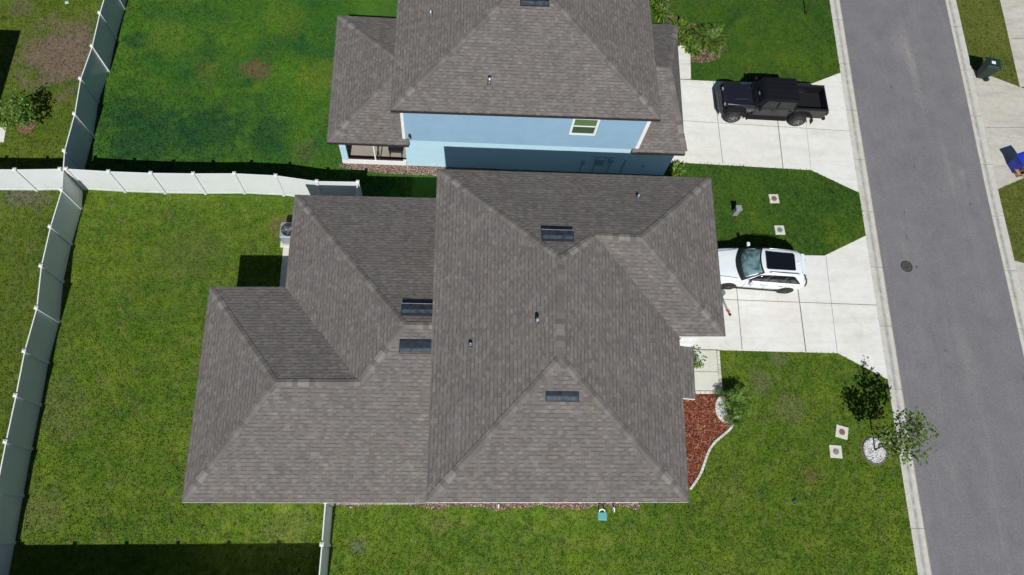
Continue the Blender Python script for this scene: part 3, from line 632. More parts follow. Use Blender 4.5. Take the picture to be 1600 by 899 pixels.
print('garage ridge z', zE)
g = MB(); g.face([s1, Vector((s1.x, YB-.005, ZL)), Vector((s1.x, YB-.005, zs))]); g.build('gable_end', M['brownf'], ero, fix=False)
garage(blue, 10.48, YB+1.0, YB+5.8, 2.05)
# screened porch: floor, knee wall, posts, screens (open), back wall
px0, px1 = -5.38, -2.32
fl = MB(); fl.prism([(px0, YB+.02), (px1, YB+.02), (px1, w1.y-.3), (px0, w1.y-.3)], -.05, .06); fl.build('porch_floor', plain('porch_floor_screened', (.30, .27, .22), .8), blue)
kw = MB(); kw.box(((px0+px1)/2, YB+.08, .17), (px1-px0, .14, .34)); kw.build('knee_wall', M['trim'], blue)
kw = MB(); kw.box((px0+.07, YB+2.4, 1.1), (.14, 4.5, 2.18)); kw.build('porch_side_wall', M['stucco'], blue)
pc = MB(); pc.box((px0+.17, YB+.085, 1.26), (.3, .16, 1.84)); pc.build('porch_post', M['stucco'], blue, bevel=.01)
pc = MB(); pc.box((-3.78, YB+.07, 1.26), (.06, .06, 1.84)); pc.build('porch_post', M['trim'], blue)
pc = MB(); pc.box((-3.6, YB+.13, 1.26), (.05, .03, 1.84)); pc.build('screen_frame', M['brownf'], blue)
pc = MB(); pc.box(((px0+px1)/2, YB+.09, .37), (px1-px0-.3, .06, .05)); pc.box(((px0+px1)/2, YB+.3, .075), (px1-px0-.4, .25, .03)); pc.build('screen_rail', M['brownf'], blue)
# meter boxes, pipes and fittings on the shaded wall
ut = plain('utility_grey', (.22, .34, .42), .5, var=.2)
def wallbox(px, w, h, d=.14, name='utility_box', z=None):
    r = RM @ Vector((px[0]-800, -(px[1]-449.5), -FPX)); tt = (YB-.1)/r.y; x, zz = r.x*tt, H+r.z*tt
    mb = MB(); mb.box((x, YB-d/2+.02, zz), (w, d, h)); return mb.build(name, ut, blue, bevel=.012), x, zz
wallbox((937, 253), .42, .55, .18); wallbox((955, 252), .22, .32, .16, 'electric_meter'); wallbox((911, 256), .16, .22, .12); wallbox((1005, 263), .10, .10, .08, 'hose_tap')
mb = MB()
for px, z0, z1 in ((931, .1, 1.4), (955, .0, 1.2), (977, .1, 1.35), (911, .1, .9)):
    r = RM @ Vector((px-800, -(255-449.5), -FPX)); x = r.x*(YB-.1)/r.y
    mb = MB(); mb.tube([(x, YB-.03, z0), (x, YB-.03, z1)], .022, 6); mb.build('conduit', ut, blue)
mb = MB(); mb.box((9.9, YB-.005, .55), (.8, .02, .06)); mb.build('wall_trim', M['trim'], blue)
mb = MB(); mb.box((-2.05, YB-.06, 2.78), (.10, .12, .14)); mb.tube([(-2.02, YB-.1, 2.85), (-2.0, YB-.2, 2.72)], .035, 8); mb.build('wall_camera', M['black'], blue, bevel=.01)
# dark patio chair inside the porch
ch = thing('patio_chair', 'dark patio chair standing inside the screened porch of the blue house', 'chair', (-2.85, YB+.72, .06), 0)
mb = MB(); mb.box((0, 0, .42), (.62, .56, .09)); mb.build('seat', M['black'], ch, bevel=.02)
mb = MB(); mb.box((0, .3, .72), (.62, .07, .6)); mb.build('backrest', M['black'], ch, bevel=.02)
for sx in (-1, 1):
    mb = MB(); mb.tube([(sx*.31, -.28, .62), (sx*.31, .28, .62)], .025, 8); mb.build('armrest', M['black'], ch)
    for sy in (-1, 1):
        mb = MB(); mb.tube([(sx*.28, sy*.25, 0), (sx*.3, sy*.26, .62 if sy < 0 else .42)], .022, 8); mb.build('leg', M['black'], ch)

# neighbour house out of the frame to the left: its shadow reaches the yard
pN = Q(33, 48); hN = 3.2; ec = (pN.x-.05*hN, pN.y-.92*hN)
nb = thing('neighbour_house', 'low neighbour house beyond the left yards casting its shadow', 'house')
X1, Y1 = ec; X0 = X1-12; Y0 = Y1-5.0
nwl = MB(); nwl.prism([(X0+.4, Y0+.4), (X1-.4, Y0+.4), (X1-.4, Y1-.4), (X0+.4, Y1-.4)], -.1, hN-.17); nwl.build('wall', M['white'], nb)
h2 = (Y1-Y0)/2
A_, B_, C_, D_ = Vector((X0, Y0, hN)), Vector((X1, Y0, hN)), Vector((X1, Y1, hN)), Vector((X0, Y1, hN)); E_, G_ = Vector((X0+h2, Y0+h2, hN+.35*h2)), Vector((X1-h2, Y0+h2, hN+.35*h2))
mk_roof(nb, [[A_, B_, G_, E_], [B_, C_, G_], [C_, D_, E_, G_], [D_, A_, E_]], [A_, B_, C_, D_], M['trim'], [(B_, G_, .25), (C_, G_, .25), (E_, G_, .35)])
slab('patio', [Q(-30, 197), Q(10.5, 198), Q(6, 222.5), Q(-36, 222)], M['conc'])

# own patio strip and pads
slab('patio', [Q(443.5, 382), Q(456, 382), Vector((-6.5, 10.5, 0)), Vector((Q(438, 448).x, 10.5, 0))], M['walk'], .06)

# ------------------------------------------------------------------ fences
FH = 1.83
def fence(label, pts, cat='fence', posts=None, h=FH, ext=True, gate_span=None):
    """vinyl privacy fence: posts at pts, tongue and groove panels between, top and bottom rails"""
    f = thing('vinyl_fence', label, cat, group='white vinyl fences of the back yards'); pts = [Vector((p[0], p[1], 0)) for p in pts]
    for i, p in enumerate(pts):
        mb = MB(); mb.box((p.x, p.y, h/2+.01), (.127, .127, h+.06)); po = mb.build('post', M['vinyl'], f)
        mb = MB(); mb.box((p.x, p.y, h+.055), (.15, .15, .03)); mb.box((p.x, p.y, h+.09), (.13, .13, .04), 0, .2); mb.build('post_cap', M['vinyl'], po)
    for a, b in zip(pts, pts[1:]):
        d = b-a; L = d.length; ang = math.atan2(d.y, d.x); c = (a+b)/2; nb_ = max(4, round(L/.19)); mb = MB(); dn = d/L
        L2 = L-.13
        for i in range(nb_):
            q = a+dn*(.065+(i+.5)*L2/nb_); mb.box((q.x, q.y, .06+(h-.2)/2+.04), (L2/nb_-.008, .022, h-.2), ang)
        mb.box((c.x, c.y, .06+(h-.2)/2+.04), (L2, .012, h-.24), ang)
        po = mb.build('panel', M['vinyl'], f, fix=False)
        mb = MB(); mb.box((c.x, c.y, h-.05), (L-.13, .045, .10), ang); mb.build('top_rail', M['vinyl'], po)
        mb = MB(); mb.box((c.x, c.y, .09), (L-.13, .045, .12), ang); mb.build('bottom_rail', M['vinyl'], po)
    return f
fence('long white vinyl fence running up the left side between the yards', F1)
def topx(*pp): return [Q(u, v, FH) for u, v in pp]
c0 = Vector((fx(Q(99, 265, FH).y), Q(99, 265, FH).y, 0))
f2 = [c0+Vector((.13, .02, 0))]+topx((169.7, 268.6), (235.7, 271.1), (302, 272), (366.2, 271.8), (430.8, 275))
f2b = topx((494.9, 284), (559, 285))
fence('white vinyl fence between the two back yards ending behind the brown roof', f2+f2b+[f2b[-1]+Vector((-.05, -.95, 0))])
mbh = MB(); gp = f2b[0]; mbh.box((gp.x+.02, gp.y-.09, 1.1), (.04, .06, .22)); tag(mbh.build('gate_handle', M['trim']), 'white gate handle on the shaded fence by the roof corner', 'handle')
mbh = None
f3 = [c0+Vector((-.13, .0, 0))]+topx((23.4, 265.8), (-46, 265), (-116, 264), (-186, 263))
fence('short white vinyl fence at the far left meeting the long fence', f3)
pB = Q(503, 851, FH); xs = pB.x
fence('white vinyl fence running down from the house corner at the bottom', [(xs+.0, Q(503, 786, FH).y+.05), (xs, pB.y), (xs-.01, pB.y-1.85)])
yS = Q(250, 851).y-.92*(FH-.0); x0S = fx(yS)
fence('white vinyl fence closing the back yard at the bottom', [(x0S+.13+i*((xs-.13)-(x0S+.13))/6, yS) for i in range(7)])

# ------------------------------------------------------------------ air conditioner, boxes, vents, slabs
acp = Q(441, 350); ac = thing('air_conditioner', 'grey outdoor air conditioner standing beside the back wall under the eave', 'air conditioner', (Q(451, 359, .9).x, Q(451, 359, .9).y, 0))
acg = plain('conditioner_grey', (.30, .34, .36), .45, .2)
mb = MB(); mb.box((0, 0, .04), (1.0, 1.0, .1)); mb.build('base_pad', M['walk'], ac, bevel=.02)
mb = MB(); mb.box((0, 0, .5), (.80, .80, .82)); mb.build('casing', acg, ac, bevel=.09, seg=3)
mb = MB(); mb.lathe([(.33, .905), (.33, .93), (.30, .935), (.29, .925)], 32); mb.build('fan_ring', M['black'], ac)
mb = MB(); mb.lathe([(.0, .916), (.295, .916), (.295, .92), (.0, .92)], 32); mb.build('fan_opening', M['black'], ac)
mb = MB()
for k_ in range(24): a = k_*math.pi/12; mb.tube([(.06*math.cos(a), .06*math.sin(a), .95), (.31*math.cos(a), .31*math.sin(a), .94)], .004, 4)
mb.build('fan_guard', M['galv'], ac)
mb = MB()
for k_ in range(3):
    a = k_*2.094+.4; mb.box((.14*math.cos(a), .14*math.sin(a), .93), (.24, .13, .008), a, 1, Matrix.Rotation(.25, 3, 'X'))
mb.lathe([(.06, .92), (.06, .955), (.02, .965)], 16); mb.build('fan', M['chrome'], ac)
def cover(label, px, size, rz, col, disc):
    p = Q(*px); t_ = thing('utility_cover', label, 'utility cover', (p.x, p.y, 0), rz, 'square utility covers in the front lawns')
    mb = MB(); mb.box((0, 0, .015), (size, size, .05)); mb.build('slab', M['walk'], t_, bevel=.012)
    mb = MB(); mb.lathe([(.115, .03), (.115, .05), (.09, .055), (.0, .055)], 24); mb.lathe([(.14, .03), (.14, .044), (.12, .044), (.12, .03)], 24); mb.build('lid', col, t_)
    return t_
rust = plain('rusty_iron', (.22, .13, .10), .8, .2, var=.3, scale=20); grn = plain('green_cap', (.14, .22, .17), .6); gry = plain('grey_cap', (.22, .22, .20), .7, var=.3, scale=15)
cover('square concrete cover with rusty brown lid on the strip between the driveways', (1209, 311), .50, .03, rust, 0)
cover('square concrete cover with green lid on the lawn next to the white car', (1218, 360), .50, .03, grn, 0)
cover('square concrete cover with brown lid nearest the street tree, tilted', (1315, 675.5), .56, -.28, rust, 0)
cover('square concrete cover with grey lid further from the street tree', (1305.5, 706), .56, -.07, gry, 0)
pp = Q(1147.5, 334); pd = thing('utility_pedestal', 'small grey utility pedestal standing on the dark lawn strip', 'utility box', (pp.x, pp.y, 0), .05)
gb = plain('pedestal_grey', (.26, .29, .30), .5)
mb = MB(); mb.box((0, 0, .27), (.26, .24, .58), 0, .92); mb.build('body', gb, pd, bevel=.02)
mb = MB(); mb.box((0, 0, .60), (.29, .30, .07)); mb.build('lid', gb, pd, bevel=.015)
gp_ = Q(941, 807); gx = thing('valve_box', 'small teal valve box in the grass below the south eave', 'valve box', (gp_.x, gp_.y, 0), -.05)
teal = plain('teal_plastic', (.06, .22, .20), .5)
mb = MB(); mb.box((0, 0, .02), (.42, .34, .08)); mb.build('box', teal, gx, bevel=.03)
mb = MB(); mb.box((0, 0, .065), (.36, .28, .015)); mb.build('lid', plain('teal_lid', (.09, .31, .30), .5), gx, bevel=.005)
pv = plain('white_pipe', (.75, .75, .72), .4)
def pipe(label, pts, r=.028):
    mb = MB(); mb.tube(pts, r, 8); o = mb.build('irrigation_pipe', pv, smooth=True); tag(o, label, 'pipe', 'white pipe ends by the south wall')
def W3(u, v, z): q = Q(u, v, z); return (q.x, q.y, q.z)
pipe('white curved irrigation pipe looping behind the teal valve box', [W3(936, 801, .02), W3(937, 797.5, .22), W3(941, 796, .28), W3(944.5, 797.5, .22), W3(945.5, 801, .02)])
pipe('short white pipe bend beside the teal valve box', [W3(957, 797, .02), W3(960, 800, .2), W3(960, 795, .3), W3(957.5, 793.5, .3)])
pipe('single white pipe stub in the gravel strip under the south eave', [W3(779, 795, .0), W3(779, 789, .35)], .03)
# dark supply pipes on the wall
hb = MB()
for x in (935.5, 943.5, 958): q0 = Q(x, 796, .1); hb.tube([(q0.x, q0.y+.02, .06), (q0.x, 2.36, .1), (q0.x, 2.38, 1.2)], .02, 6)
hb.build('supply_pipe', M['black'], own)
def litter(label, px, d, col, rz=.4):
    p = Q(*px); mb = MB(); mb.box((p.x, p.y, .04), d, rz, .85); tag(mb.build('small_cover', col, bevel=.01), label, 'cover')
litter('small pale green cap in the top left lawn', (105, 5), (.2, .16, .04), plain('mint_cap', (.35, .6, .48), .6))
litter('small dark blue sprinkler cap in the front lawn', (1241, 783), (.22, .12, .05), plain('blue_cap', (.03, .06, .12), .5))
# manhole
mp_ = Q(1417, 416.3); mh = thing('manhole_cover', 'round dark manhole cover in the road asphalt', 'manhole cover', (mp_.x, mp_.y, -.02))
iron = plain('cast_iron', (.055, .05, .05), .6, .3, var=.3, scale=20)
mb = MB(); mb.lathe([(.30, -.02), (.30, .012), (.26, .012), (.26, .004)], 32); mb.build('frame', iron, mh)
mb = MB(); mb.lathe([(.25, -.02), (.25, .006), (.0, .006)], 32); lid = mb.build('lid', plain('worn_iron', (.12, .11, .105), .6, .3, var=.4, scale=18), mh)
mb = MB()
for i in range(-3, 4):
    for j in range(-3, 4):
        if i*i+j*j < 9.5: mb.box((i*.065, j*.065, .012), (.035, .035, .01))
mb.build('tread', iron, lid)
# small unidentified object on the driveway at the garage eave
tp = Q(1137, 489); tl = thing('unidentified_item', 'small red and grey unidentified object lying on concrete at the garage eave', 'item', (tp.x, tp.y, .022), .1)  # unidentified thing; its shape and parts are made up
mb = MB(); mb.box((0, .05, .07), (.13, .18, .10), .5); mb.build('red_lump', plain('red_plastic', (.45, .06, .04), .4), tl, bevel=.04, seg=3)
mb = MB(); mb.box((.06, -.12, .05), (.1, .12, .08), .5); mb.build('dark_end', M['black'], tl, bevel=.02)
tg = plain('item_grey', (.16, .20, .20), .6)
mb = MB(); mb.tube([(-.03, .12, .07), (-.12, .62, .05), (-.14, .9, .04)], .05, 10); mb.build('grey_bar', tg, tl, smooth=True)
mb = MB(); mb.lathe([(.17, 0), (.17, .05), (.12, .07)], 20, (-.08, 1.0, .0)); mb.build('grey_disc', tg, tl, bevel=.01)

# ------------------------------------------------------------------ wheeled bins and carton
def bin_(label, px, rz, col, lidcol, h=1.05):
    p = Q(*px); b = thing('wheeled_bin', label, 'rubbish bin', (p.x, p.y, .02), rz, 'wheeled bins across the road')
    mb = MB(); w, d = .58, .64
    mb.raw([(-w*.42, -d*.38, .06), (w*.42, -d*.38, .06), (w*.42, d*.38, .06), (-w*.42, d*.38, .06), (-w*.56, -d*.54, h), (w*.56, -d*.54, h), (w*.56, d*.54, h), (-w*.56, d*.54, h)],
           [(3, 2, 1, 0), (4, 5, 6, 7), (0, 1, 5, 4), (1, 2, 6, 5), (2, 3, 7, 6), (3, 0, 4, 7)]); mb.build('body', col, b, bevel=.03, seg=3)
    mb = MB(); mb.box((0, -.02, h+.03), (w*1.26, d*1.28, .06)); mb.box((0, -.02, h+.08), (w*1.05, d*1.05, .05), 0, .8); lo = mb.build('lid', lidcol, b, bevel=.025, seg=3)
    mb = MB(); mb.box((0, -.05, h+.108), (.18, .22, .006)); mb.build('sticker', M['trim'], lo)
    mb = MB(); mb.tube([(-w*.45, d*.66, h-.05), (w*.45, d*.66, h-.05)], .018, 8); mb.tube([(-w*.4, d*.5, h-.05), (-w*.4, d*.66, h-.05)], .016, 8); mb.tube([(w*.4, d*.5, h-.05), (w*.4, d*.66, h-.05)], .016, 8); mb.build('handle', col, b)
    for s_ in (-1, 1):
        mb = MB(); mb.lathe([(.06, -.03), (.12, -.03), (.13, 0), (.12, .03), (.06, .03)], 20, (s_*w*.5, d*.42, .13), Matrix.Rotation(math.pi/2, 3, 'Y')); mb.build('wheel', M['black'], b)
    return b
bin_('dark green wheeled bin standing at the kerb across the road', (1531, 119.5), math.radians(-100), plain('bin_green', (.008, .024, .02), .5), plain('bin_green_lid', (.012, .034, .028), .45))
bin_('blue wheeled bin on the far driveway at the right edge', (1582, 262), math.radians(-70), plain('bin_blue', (.01, .03, .38), .4), plain('bin_blue_lid', (.012, .04, .5), .4), .95)
cp = Q(1591, 272); cbx = thing('cardboard_box', 'open brown cardboard box leaning beside the blue bin', 'box', (cp.x, cp.y, .022), .25)
card = plain('cardboard', (.36, .23, .13), .85, var=.15)
mb = MB()
for c, d in (((-.24, 0, .17), (.012, .38, .32)), ((.24, 0, .17), (.012, .38, .32)), ((0, -.19, .17), (.468, .012, .32)), ((0, .19, .17), (.468, .012, .32)), ((0, 0, .012), (.47, .37, .01))): mb.box(c, d)
mb.build('carton', card, cbx)
mb = MB(); mb.box((0, -.29, .33), (.46, .2, .008)); mb.box((-.33, 0, .32), (.17, .36, .008)); mb.build('flap', card, cbx)

# ------------------------------------------------------------------ vehicles
AX = Matrix.Rotation(math.pi/2, 3, 'X')
def wheel(parent, x, y, s, r, w, rimmat, spokes=5, rr=.62):
    """s = -1: outer face towards -y"""
    wt = MB(); prof = [(r*rr, -w/2), (r*.9, -w/2), (r*.985, -w*.38), (r, -w*.2), (r, w*.2), (r*.985, w*.38), (r*.9, w/2), (r*rr, w/2)]
    wt.lathe(prof, 36, (x, y, r), AX)
    wt2 = MB(); o = wt.build('wheel', M['rubber'], parent, bevel=.008, seg=1)
    f = y+s*w/2
    wt2.lathe([(r*rr, 0), (r*rr, .03), (r*rr*.9, .035), (r*rr*.9, .0)], 32, (x, f+(.02 if s > 0 else -.0), r), AX, caps=False)
    wt2.lathe([(r*.16, 0), (r*.16, .04), (.0, .04)], 16, (x, f+(.01 if s > 0 else -.01)+(.02 if s > 0 else .02), r), AX)
    for k_ in range(spokes):
        a = 2*math.pi*k_/spokes+.3; c = (x+math.cos(a)*r*rr*.5, f+s*.004, r+math.sin(a)*r*rr*.5)
        wt2.box(c, (r*rr*.9, .03, r*.13), 0, 1, Matrix.Rotation(-a, 3, 'Y'))
    wt2.build('rim', rimmat, o)
    dk = MB(); dk.lathe([(r*rr*.9, 0), (r*rr*.9, .01), (0, .01)], 32, (x, f-s*.02, r), AX); dk.build('rim_back', M['black'], o)
    return o
def loft(stations, n_sub=0):
    """stations: list of (x, [(y,z)...]) from sill to centre for the +y side; mirrored"""
    mb = MB(); rows = []
    for x, prof in stations:
        full = [(x, -y, z) for y, z in prof]+[(x, y, z) for y, z in reversed(prof)]
        seen = []; 
        for p in full:
            if seen and (Vector(p)-Vector(seen[-1])).length < 1e-5: continue
            seen.append(p)
        rows.append(seen)
    n_ = len(rows[0]); vs = [p for r in rows for p in r]; fs = []
    for i in range(len(rows)-1):
        for k_ in range(n_-1): fs.append((i*n_+k_, i*n_+k_+1, (i+1)*n_+k_+1, (i+1)*n_+k_))
        fs.append((i*n_+n_-1, i*n_, (i+1)*n_, (i+1)*n_+n_-1))
    fs += [tuple(range(n_)), tuple(range((len(rows)-1)*n_, len(rows)*n_))[::-1]]
    mb.raw(vs, fs); return mb
def panel(mb, pts, nrm, th=.01):
    """thick little panel from a 3-D outline pushed along nrm"""
    pts = [Vector(p) for p in pts]; nrm = Vector(nrm).normalized(); n_ = len(pts)
    mb.raw([p-nrm*th for p in pts]+[p+nrm*th for p in pts], [tuple(range(n_))[::-1], tuple(range(n_, 2*n_))]+[(i, (i+1) % n_, (i+1) % n_+n_, i+n_) for i in range(n_)])

# --- white car, nose to -x; origin under the rear bumper centre
suv = thing('white_car', 'white sport utility car with black glass roof parked nose to the garage', 'car', (16.62, 12.86, .022), math.radians(-3.0))
L0 = -4.55; wp = paint('white_paint', (.75, .79, .82), .28)
def st(x, hw_, zs, zt_, zc, sill=.24): return (x+L0, [(hw_*.9, sill), (hw_*.99, sill+.16), (hw_, zs*.62), (hw_*.985, zs*.86), (hw_*.94, zs), (hw_*.80, zt_), (hw_*.42, zc-.005), (0, zc)])
body = loft([st(0, .60, .60, .64, .66, .30), st(.06, .74, .66, .70, .72, .27), st(.25, .86, .76, .80, .83), st(.7, .905, .84, .90, .94), st(1.15, .92, .90, .97, 1.0), st(1.5, .925, .94, .985, 1.02),
             st(2.2, .925, .96, .99, 1.03), st(3.2, .925, .97, 1.0, 1.04), st(3.8, .92, .98, 1.01, 1.05), st(4.2, .89, .97, 1.02, 1.06), st(4.42, .82, .93, .98, 1.0, .28), st(4.53, .72, .86, .90, .92, .34), st(4.55, .62, .60, .62, .64, .42)])
bo = body.build('body', wp, suv, smooth=True, sub=1)
def cb_(x, wb_, zb, wt_, zt_): return (x+L0, [(wb_, zb), (wb_*.985, zb+(zt_-zb)*.3), (wt_*1.07, zt_-.11), (wt_, zt_-.03), (wt_*.8, zt_), (wt_*.4, zt_+.02), (0, zt_+.03)])
cab = loft([cb_(1.22, .77, .93, .74, .97), cb_(1.5, .80, .94, .71, 1.18), cb_(1.85, .81, .95, .67, 1.44), cb_(2.08, .815, .95, .65, 1.545), cb_(2.5, .82, .96, .645, 1.60), cb_(3.2, .82, .97, .635, 1.61),
            cb_(3.8, .80, .98, .61, 1.575), cb_(4.08, .77, .99, .58, 1.53), cb_(4.24, .74, 1.0, .56, 1.38), cb_(4.40, .71, .95, .58, 1.05)])
cab.build('roof', wp, suv, smooth=True, sub=1)
tg_ = NT('windscreen_glass'); co = tg_.coord(); c_g = tg_.mix(tg_.ramp(tg_.noise(co, 2.2, 3, .5, 1.0), [(.4, 0.0), (.6, 1.0)]), (.05, .10, .11, 1), (.16, .27, .28, 1)); M['ws'] = tg_.out(c_g, .06, 0, .8)
# windscreen, built along the cabin curve
def screen(xa, za, wa, xb, zb, wb_, off, m, name, par, nx=6, bow=.10, crown=.05, side=-1):
    mb = MB(); vs = []; rows = 5
    for i in range(rows):
        t_ = i/(rows-1); x = xa+(xb-xa)*t_; z = za+(zb-za)*t_; w_ = wa+(wb_-wa)*t_
        z += .035*math.sin(math.pi*t_)
        for k_ in range(nx+1):
            y = -1+2*k_/nx; vs.append((x-side*bow*(y*y)*-1*(1-.3*t_)+0, y*w_, z-crown*y*y+off))
    fs = [(i*(nx+1)+k_, i*(nx+1)+k_+1, (i+1)*(nx+1)+k_+1, (i+1)*(nx+1)+k_) for i in range(rows-1) for k_ in range(nx)]
    mb.raw(vs, fs); o = mb.build(name, m, par, smooth=True, sub=1); s_ = o.modifiers.new('t', 'SOLIDIFY'); s_.thickness = .01; s_.offset = 0; return o
wsb = screen(1.20+L0, .985, .80, 2.08+L0, 1.56, .63, .03, M['black'], 'windscreen', suv, bow=.20, crown=.05, side=-1) if False else None
def wsurf(t_, y):      # windscreen surface of the white car; t 0 = cowl, 1 = header, y -1..1
    x = 1.12+(2.10-1.12)*t_+.24*y*y*(1-.45*t_); z = 1.045+(1.628-1.045)*t_+.03*math.sin(math.pi*t_)-.045*y*y*(1-t_)-.035*y*y; w_ = .83+(.64-.83)*t_
    return (x+L0, y*w_, z)
def patch(fn, t0, t1, y0, y1, off, m, name, par, nx=10, ny=6, th=.012):
    mb = MB(); vs = []
    for i in range(ny+1):
        for k_ in range(nx+1):
            p = fn(t0+(t1-t0)*i/ny, y0+(y1-y0)*k_/nx); vs.append((p[0], p[1], p[2]+off))
    fs = [(i*(nx+1)+k_, i*(nx+1)+k_+1, (i+1)*(nx+1)+k_+1, (i+1)*(nx+1)+k_) for i in range(ny) for k_ in range(nx)]
    mb.raw(vs, fs); o = mb.build(name, m, par, smooth=True); s_ = o.modifiers.new('t', 'SOLIDIFY'); s_.thickness = th; s_.offset = 0; return o
wo = patch(wsurf, 0, 1, -1, 1, 0, M['black'], 'windscreen', suv)
patch(wsurf, .20, .93, -.86, .86, .012, M['ws'], 'glass', wo)
# sunroof
sr = MB()
def rr(x0, x1, w0, w1, r_, z, n_=5):
    pts = []
    for (cx, cy, a0) in ((x1-r_, w1-r_, 0), (x0+r_, w0-r_, 90), (x0+r_, -w0+r_, 180), (x1-r_, -w1+r_, 270)):
        for k_ in range(n_): a = math.radians(a0+90*k_/(n_-1)); pts.append((cx+r_*math.cos(a), cy+r_*math.sin(a), z))
    return pts
panel(sr, rr(2.32+L0, 3.68+L0, .44, .42, .06, 1.655), (0, 0, 1), .012); sr.build('sunroof', M['glassd'], suv)
for s_ in (-1, 1):
    rl = MB(); rl.tube([(2.45+L0, s_*.60, 1.625), (2.55+L0, s_*.60, 1.665), (3.1+L0, s_*.595, 1.675), (3.75+L0, s_*.575, 1.645), (3.88+L0, s_*.57, 1.60)], .018, 8); rl.build('roof_rail', M['galv'], suv, smooth=True)
    # side window band following the cabin side
    def sp(x, f):      # f 0 = belt, 1 = under roof
        wt_ = np.interp(x, [1.5, 1.85, 2.08, 3.2, 3.8, 4.12, 4.3], [.72, .67, .65, .635, .61, .58, .56]); zt_ = np.interp(x, [1.5, 1.85, 2.08, 2.5, 3.2, 3.8, 4.12, 4.3], [1.18, 1.44, 1.545, 1.60, 1.61, 1.575, 1.53, 1.38])
        zb = 1.09; y0, y1 = .828, wt_*1.075; return (x+L0, s_*(y0+(y1-y0)*f), zb+(zt_-.10-zb)*f)
    for x0, x1, cut in ((1.62, 2.52, 1), (2.56, 3.38, 0), (3.42, 4.08, 2)):
        mb = MB(); nn_ = 6; top = []; bot = []
        for i in range(nn_+1):
            x = x0+(x1-x0)*i/nn_; f1 = 1.0
            if cut == 1: f1 = min(1, .06+(x-x0)/.42)
            if cut == 2: f1 = min(1, max(.05, (x1-x)/.42))
            bot.append(sp(x, 0.0)); top.append(sp(x, f1))
        vs = bot+top; mb.raw(vs, [(i, i+1, nn_+2+i, nn_+1+i) for i in range(nn_)]); o = mb.build('side_window', M['glassd'], suv, smooth=True)
        sm = o.modifiers.new('t', 'SOLIDIFY'); sm.thickness = .03; sm.offset = 0
    mb = MB(); xs_ = np.linspace(1.60, 4.10, 21); bt = [sp(x, -.04) for x in xs_]; tp_ = [sp(x, max(.02, min(1.03, .04+(x-1.60)/.42, .04+(4.10-x)/.42))) for x in xs_]
    mb.raw(bt+tp_, [(i, i+1, 22+i, 21+i) for i in range(20)]); o = mb.build('window_surround', M['black'], suv, smooth=True); sm = o.modifiers.new('t', 'SOLIDIFY'); sm.thickness = .016; sm.offset = 0
    mr = MB(); mr.box((1.78+L0, s_*1.02, 1.05), (.16, .24, .15)); mo = mr.build('mirror', wp, suv, bevel=.05, seg=3)
    mr = MB(); mr.box((1.80+L0, s_*.91, .99), (.09, .10, .05)); mr.build('mirror_arm', M['black'], mo)
    for x in (2.35, 3.25):
        hd = MB(); hd.box((x+L0, s_*.928, .86), (.2, .03, .035)); hd.build('door_handle', M['galv'], suv, bevel=.008)
    for x in (1.55, 2.54, 3.5):
        sm_ = MB(); sm_.box((x+L0, s_*.926, .62), (.008, .012, .62)); sm_.build('door_seam', M['black'], suv)
    ck = MB(); ck.box((2.3+L0, s_*.905, .27), (2.1, .05, .10)); ck.build('side_sill', M['black'], suv)
    for x in (.92, 3.68):
        ar = MB(); ar.lathe([(.395, 0), (.395, .03), (.1, .03)], 36, (x+L0, s_*.905+.015, .36), AX); ar.build('wheel_arch', M['black'], suv)
        wheel(suv, x+L0, s_*.83, s_, .35, .22, plain('alloy_rim', (.10, .09, .09), .35, .8) if x == .92 and s_ < 0 else bpy.data.materials['alloy_rim'] if 'alloy_rim' in bpy.data.materials else plain('alloy_rim', (.10, .09, .09), .35, .8))
    tlm = plain('tail_lamp_red', (.12, .008, .01), .2) if s_ < 0 else bpy.data.materials['tail_lamp_red']
    tl_ = MB(); panel(tl_, [(4.40+L0, s_*.80, .93), (4.50+L0, s_*.70, .95), (4.535+L0, s_*.45, .95), (4.56+L0, s_*.45, .82), (4.535+L0, s_*.72, .80), (4.44+L0, s_*.83, .82)], (.9, s_*.3, .2), .014); tl_.build('tail_lamp', tlm, suv)
    hl = MB(); panel(hl, [(.05+L0, s_*.50, .66), (.20+L0, s_*.80, .74), (.42+L0, s_*.875, .80), (.2+L0, s_*.84, .66)], (-.7, s_*.5, .5), .015); hl.build('headlamp', M['glassd'], suv)
rg = MB()
panel(rg, [(4.14+L0, -.52, 1.50), (4.40+L0, -.66, 1.12), (4.40+L0, .66, 1.12), (4.14+L0, .52, 1.50)], (.85, 0, .6), .03); rg.build('rear_window', M['glassd'], suv)
rg = MB(); rg.box((4.13+L0, 0, 1.545), (.16, 1.02, .03)); rg.build('spoiler', wp, suv, bevel=.012)
rg = MB(); rg.box((4.55+L0, 0, .40), (.08, 1.3, .16)); rg.build('rear_bumper', M['black'], suv, bevel=.03)
for s_ in (-1, 1):
    wpz = MB(); a0, a1 = wsurf(.10, s_*.1-.35), wsurf(.30, s_*.1-.0); wpz.tube([(a0[0], a0[1], a0[2]+.03), (a1[0], a1[1]+.2, a1[2]+.03)], .009, 6); wpz.build('wiper', M['black'], suv)
mb = MB(); mb.box((3.86+L0, .02, 1.615), (.12, .03, .05), 0, .6); mb.build('antenna', wp, suv, bevel=.008)
hs_ = MB()
for s_ in (-1, 1): hs_.tube([(.3+L0, s_*.62, .865), (.8+L0, s_*.67, .955), (1.2+L0, s_*.74, 1.005)], .008, 6)
hs_.build('bonnet_seam', M['galv'], suv)

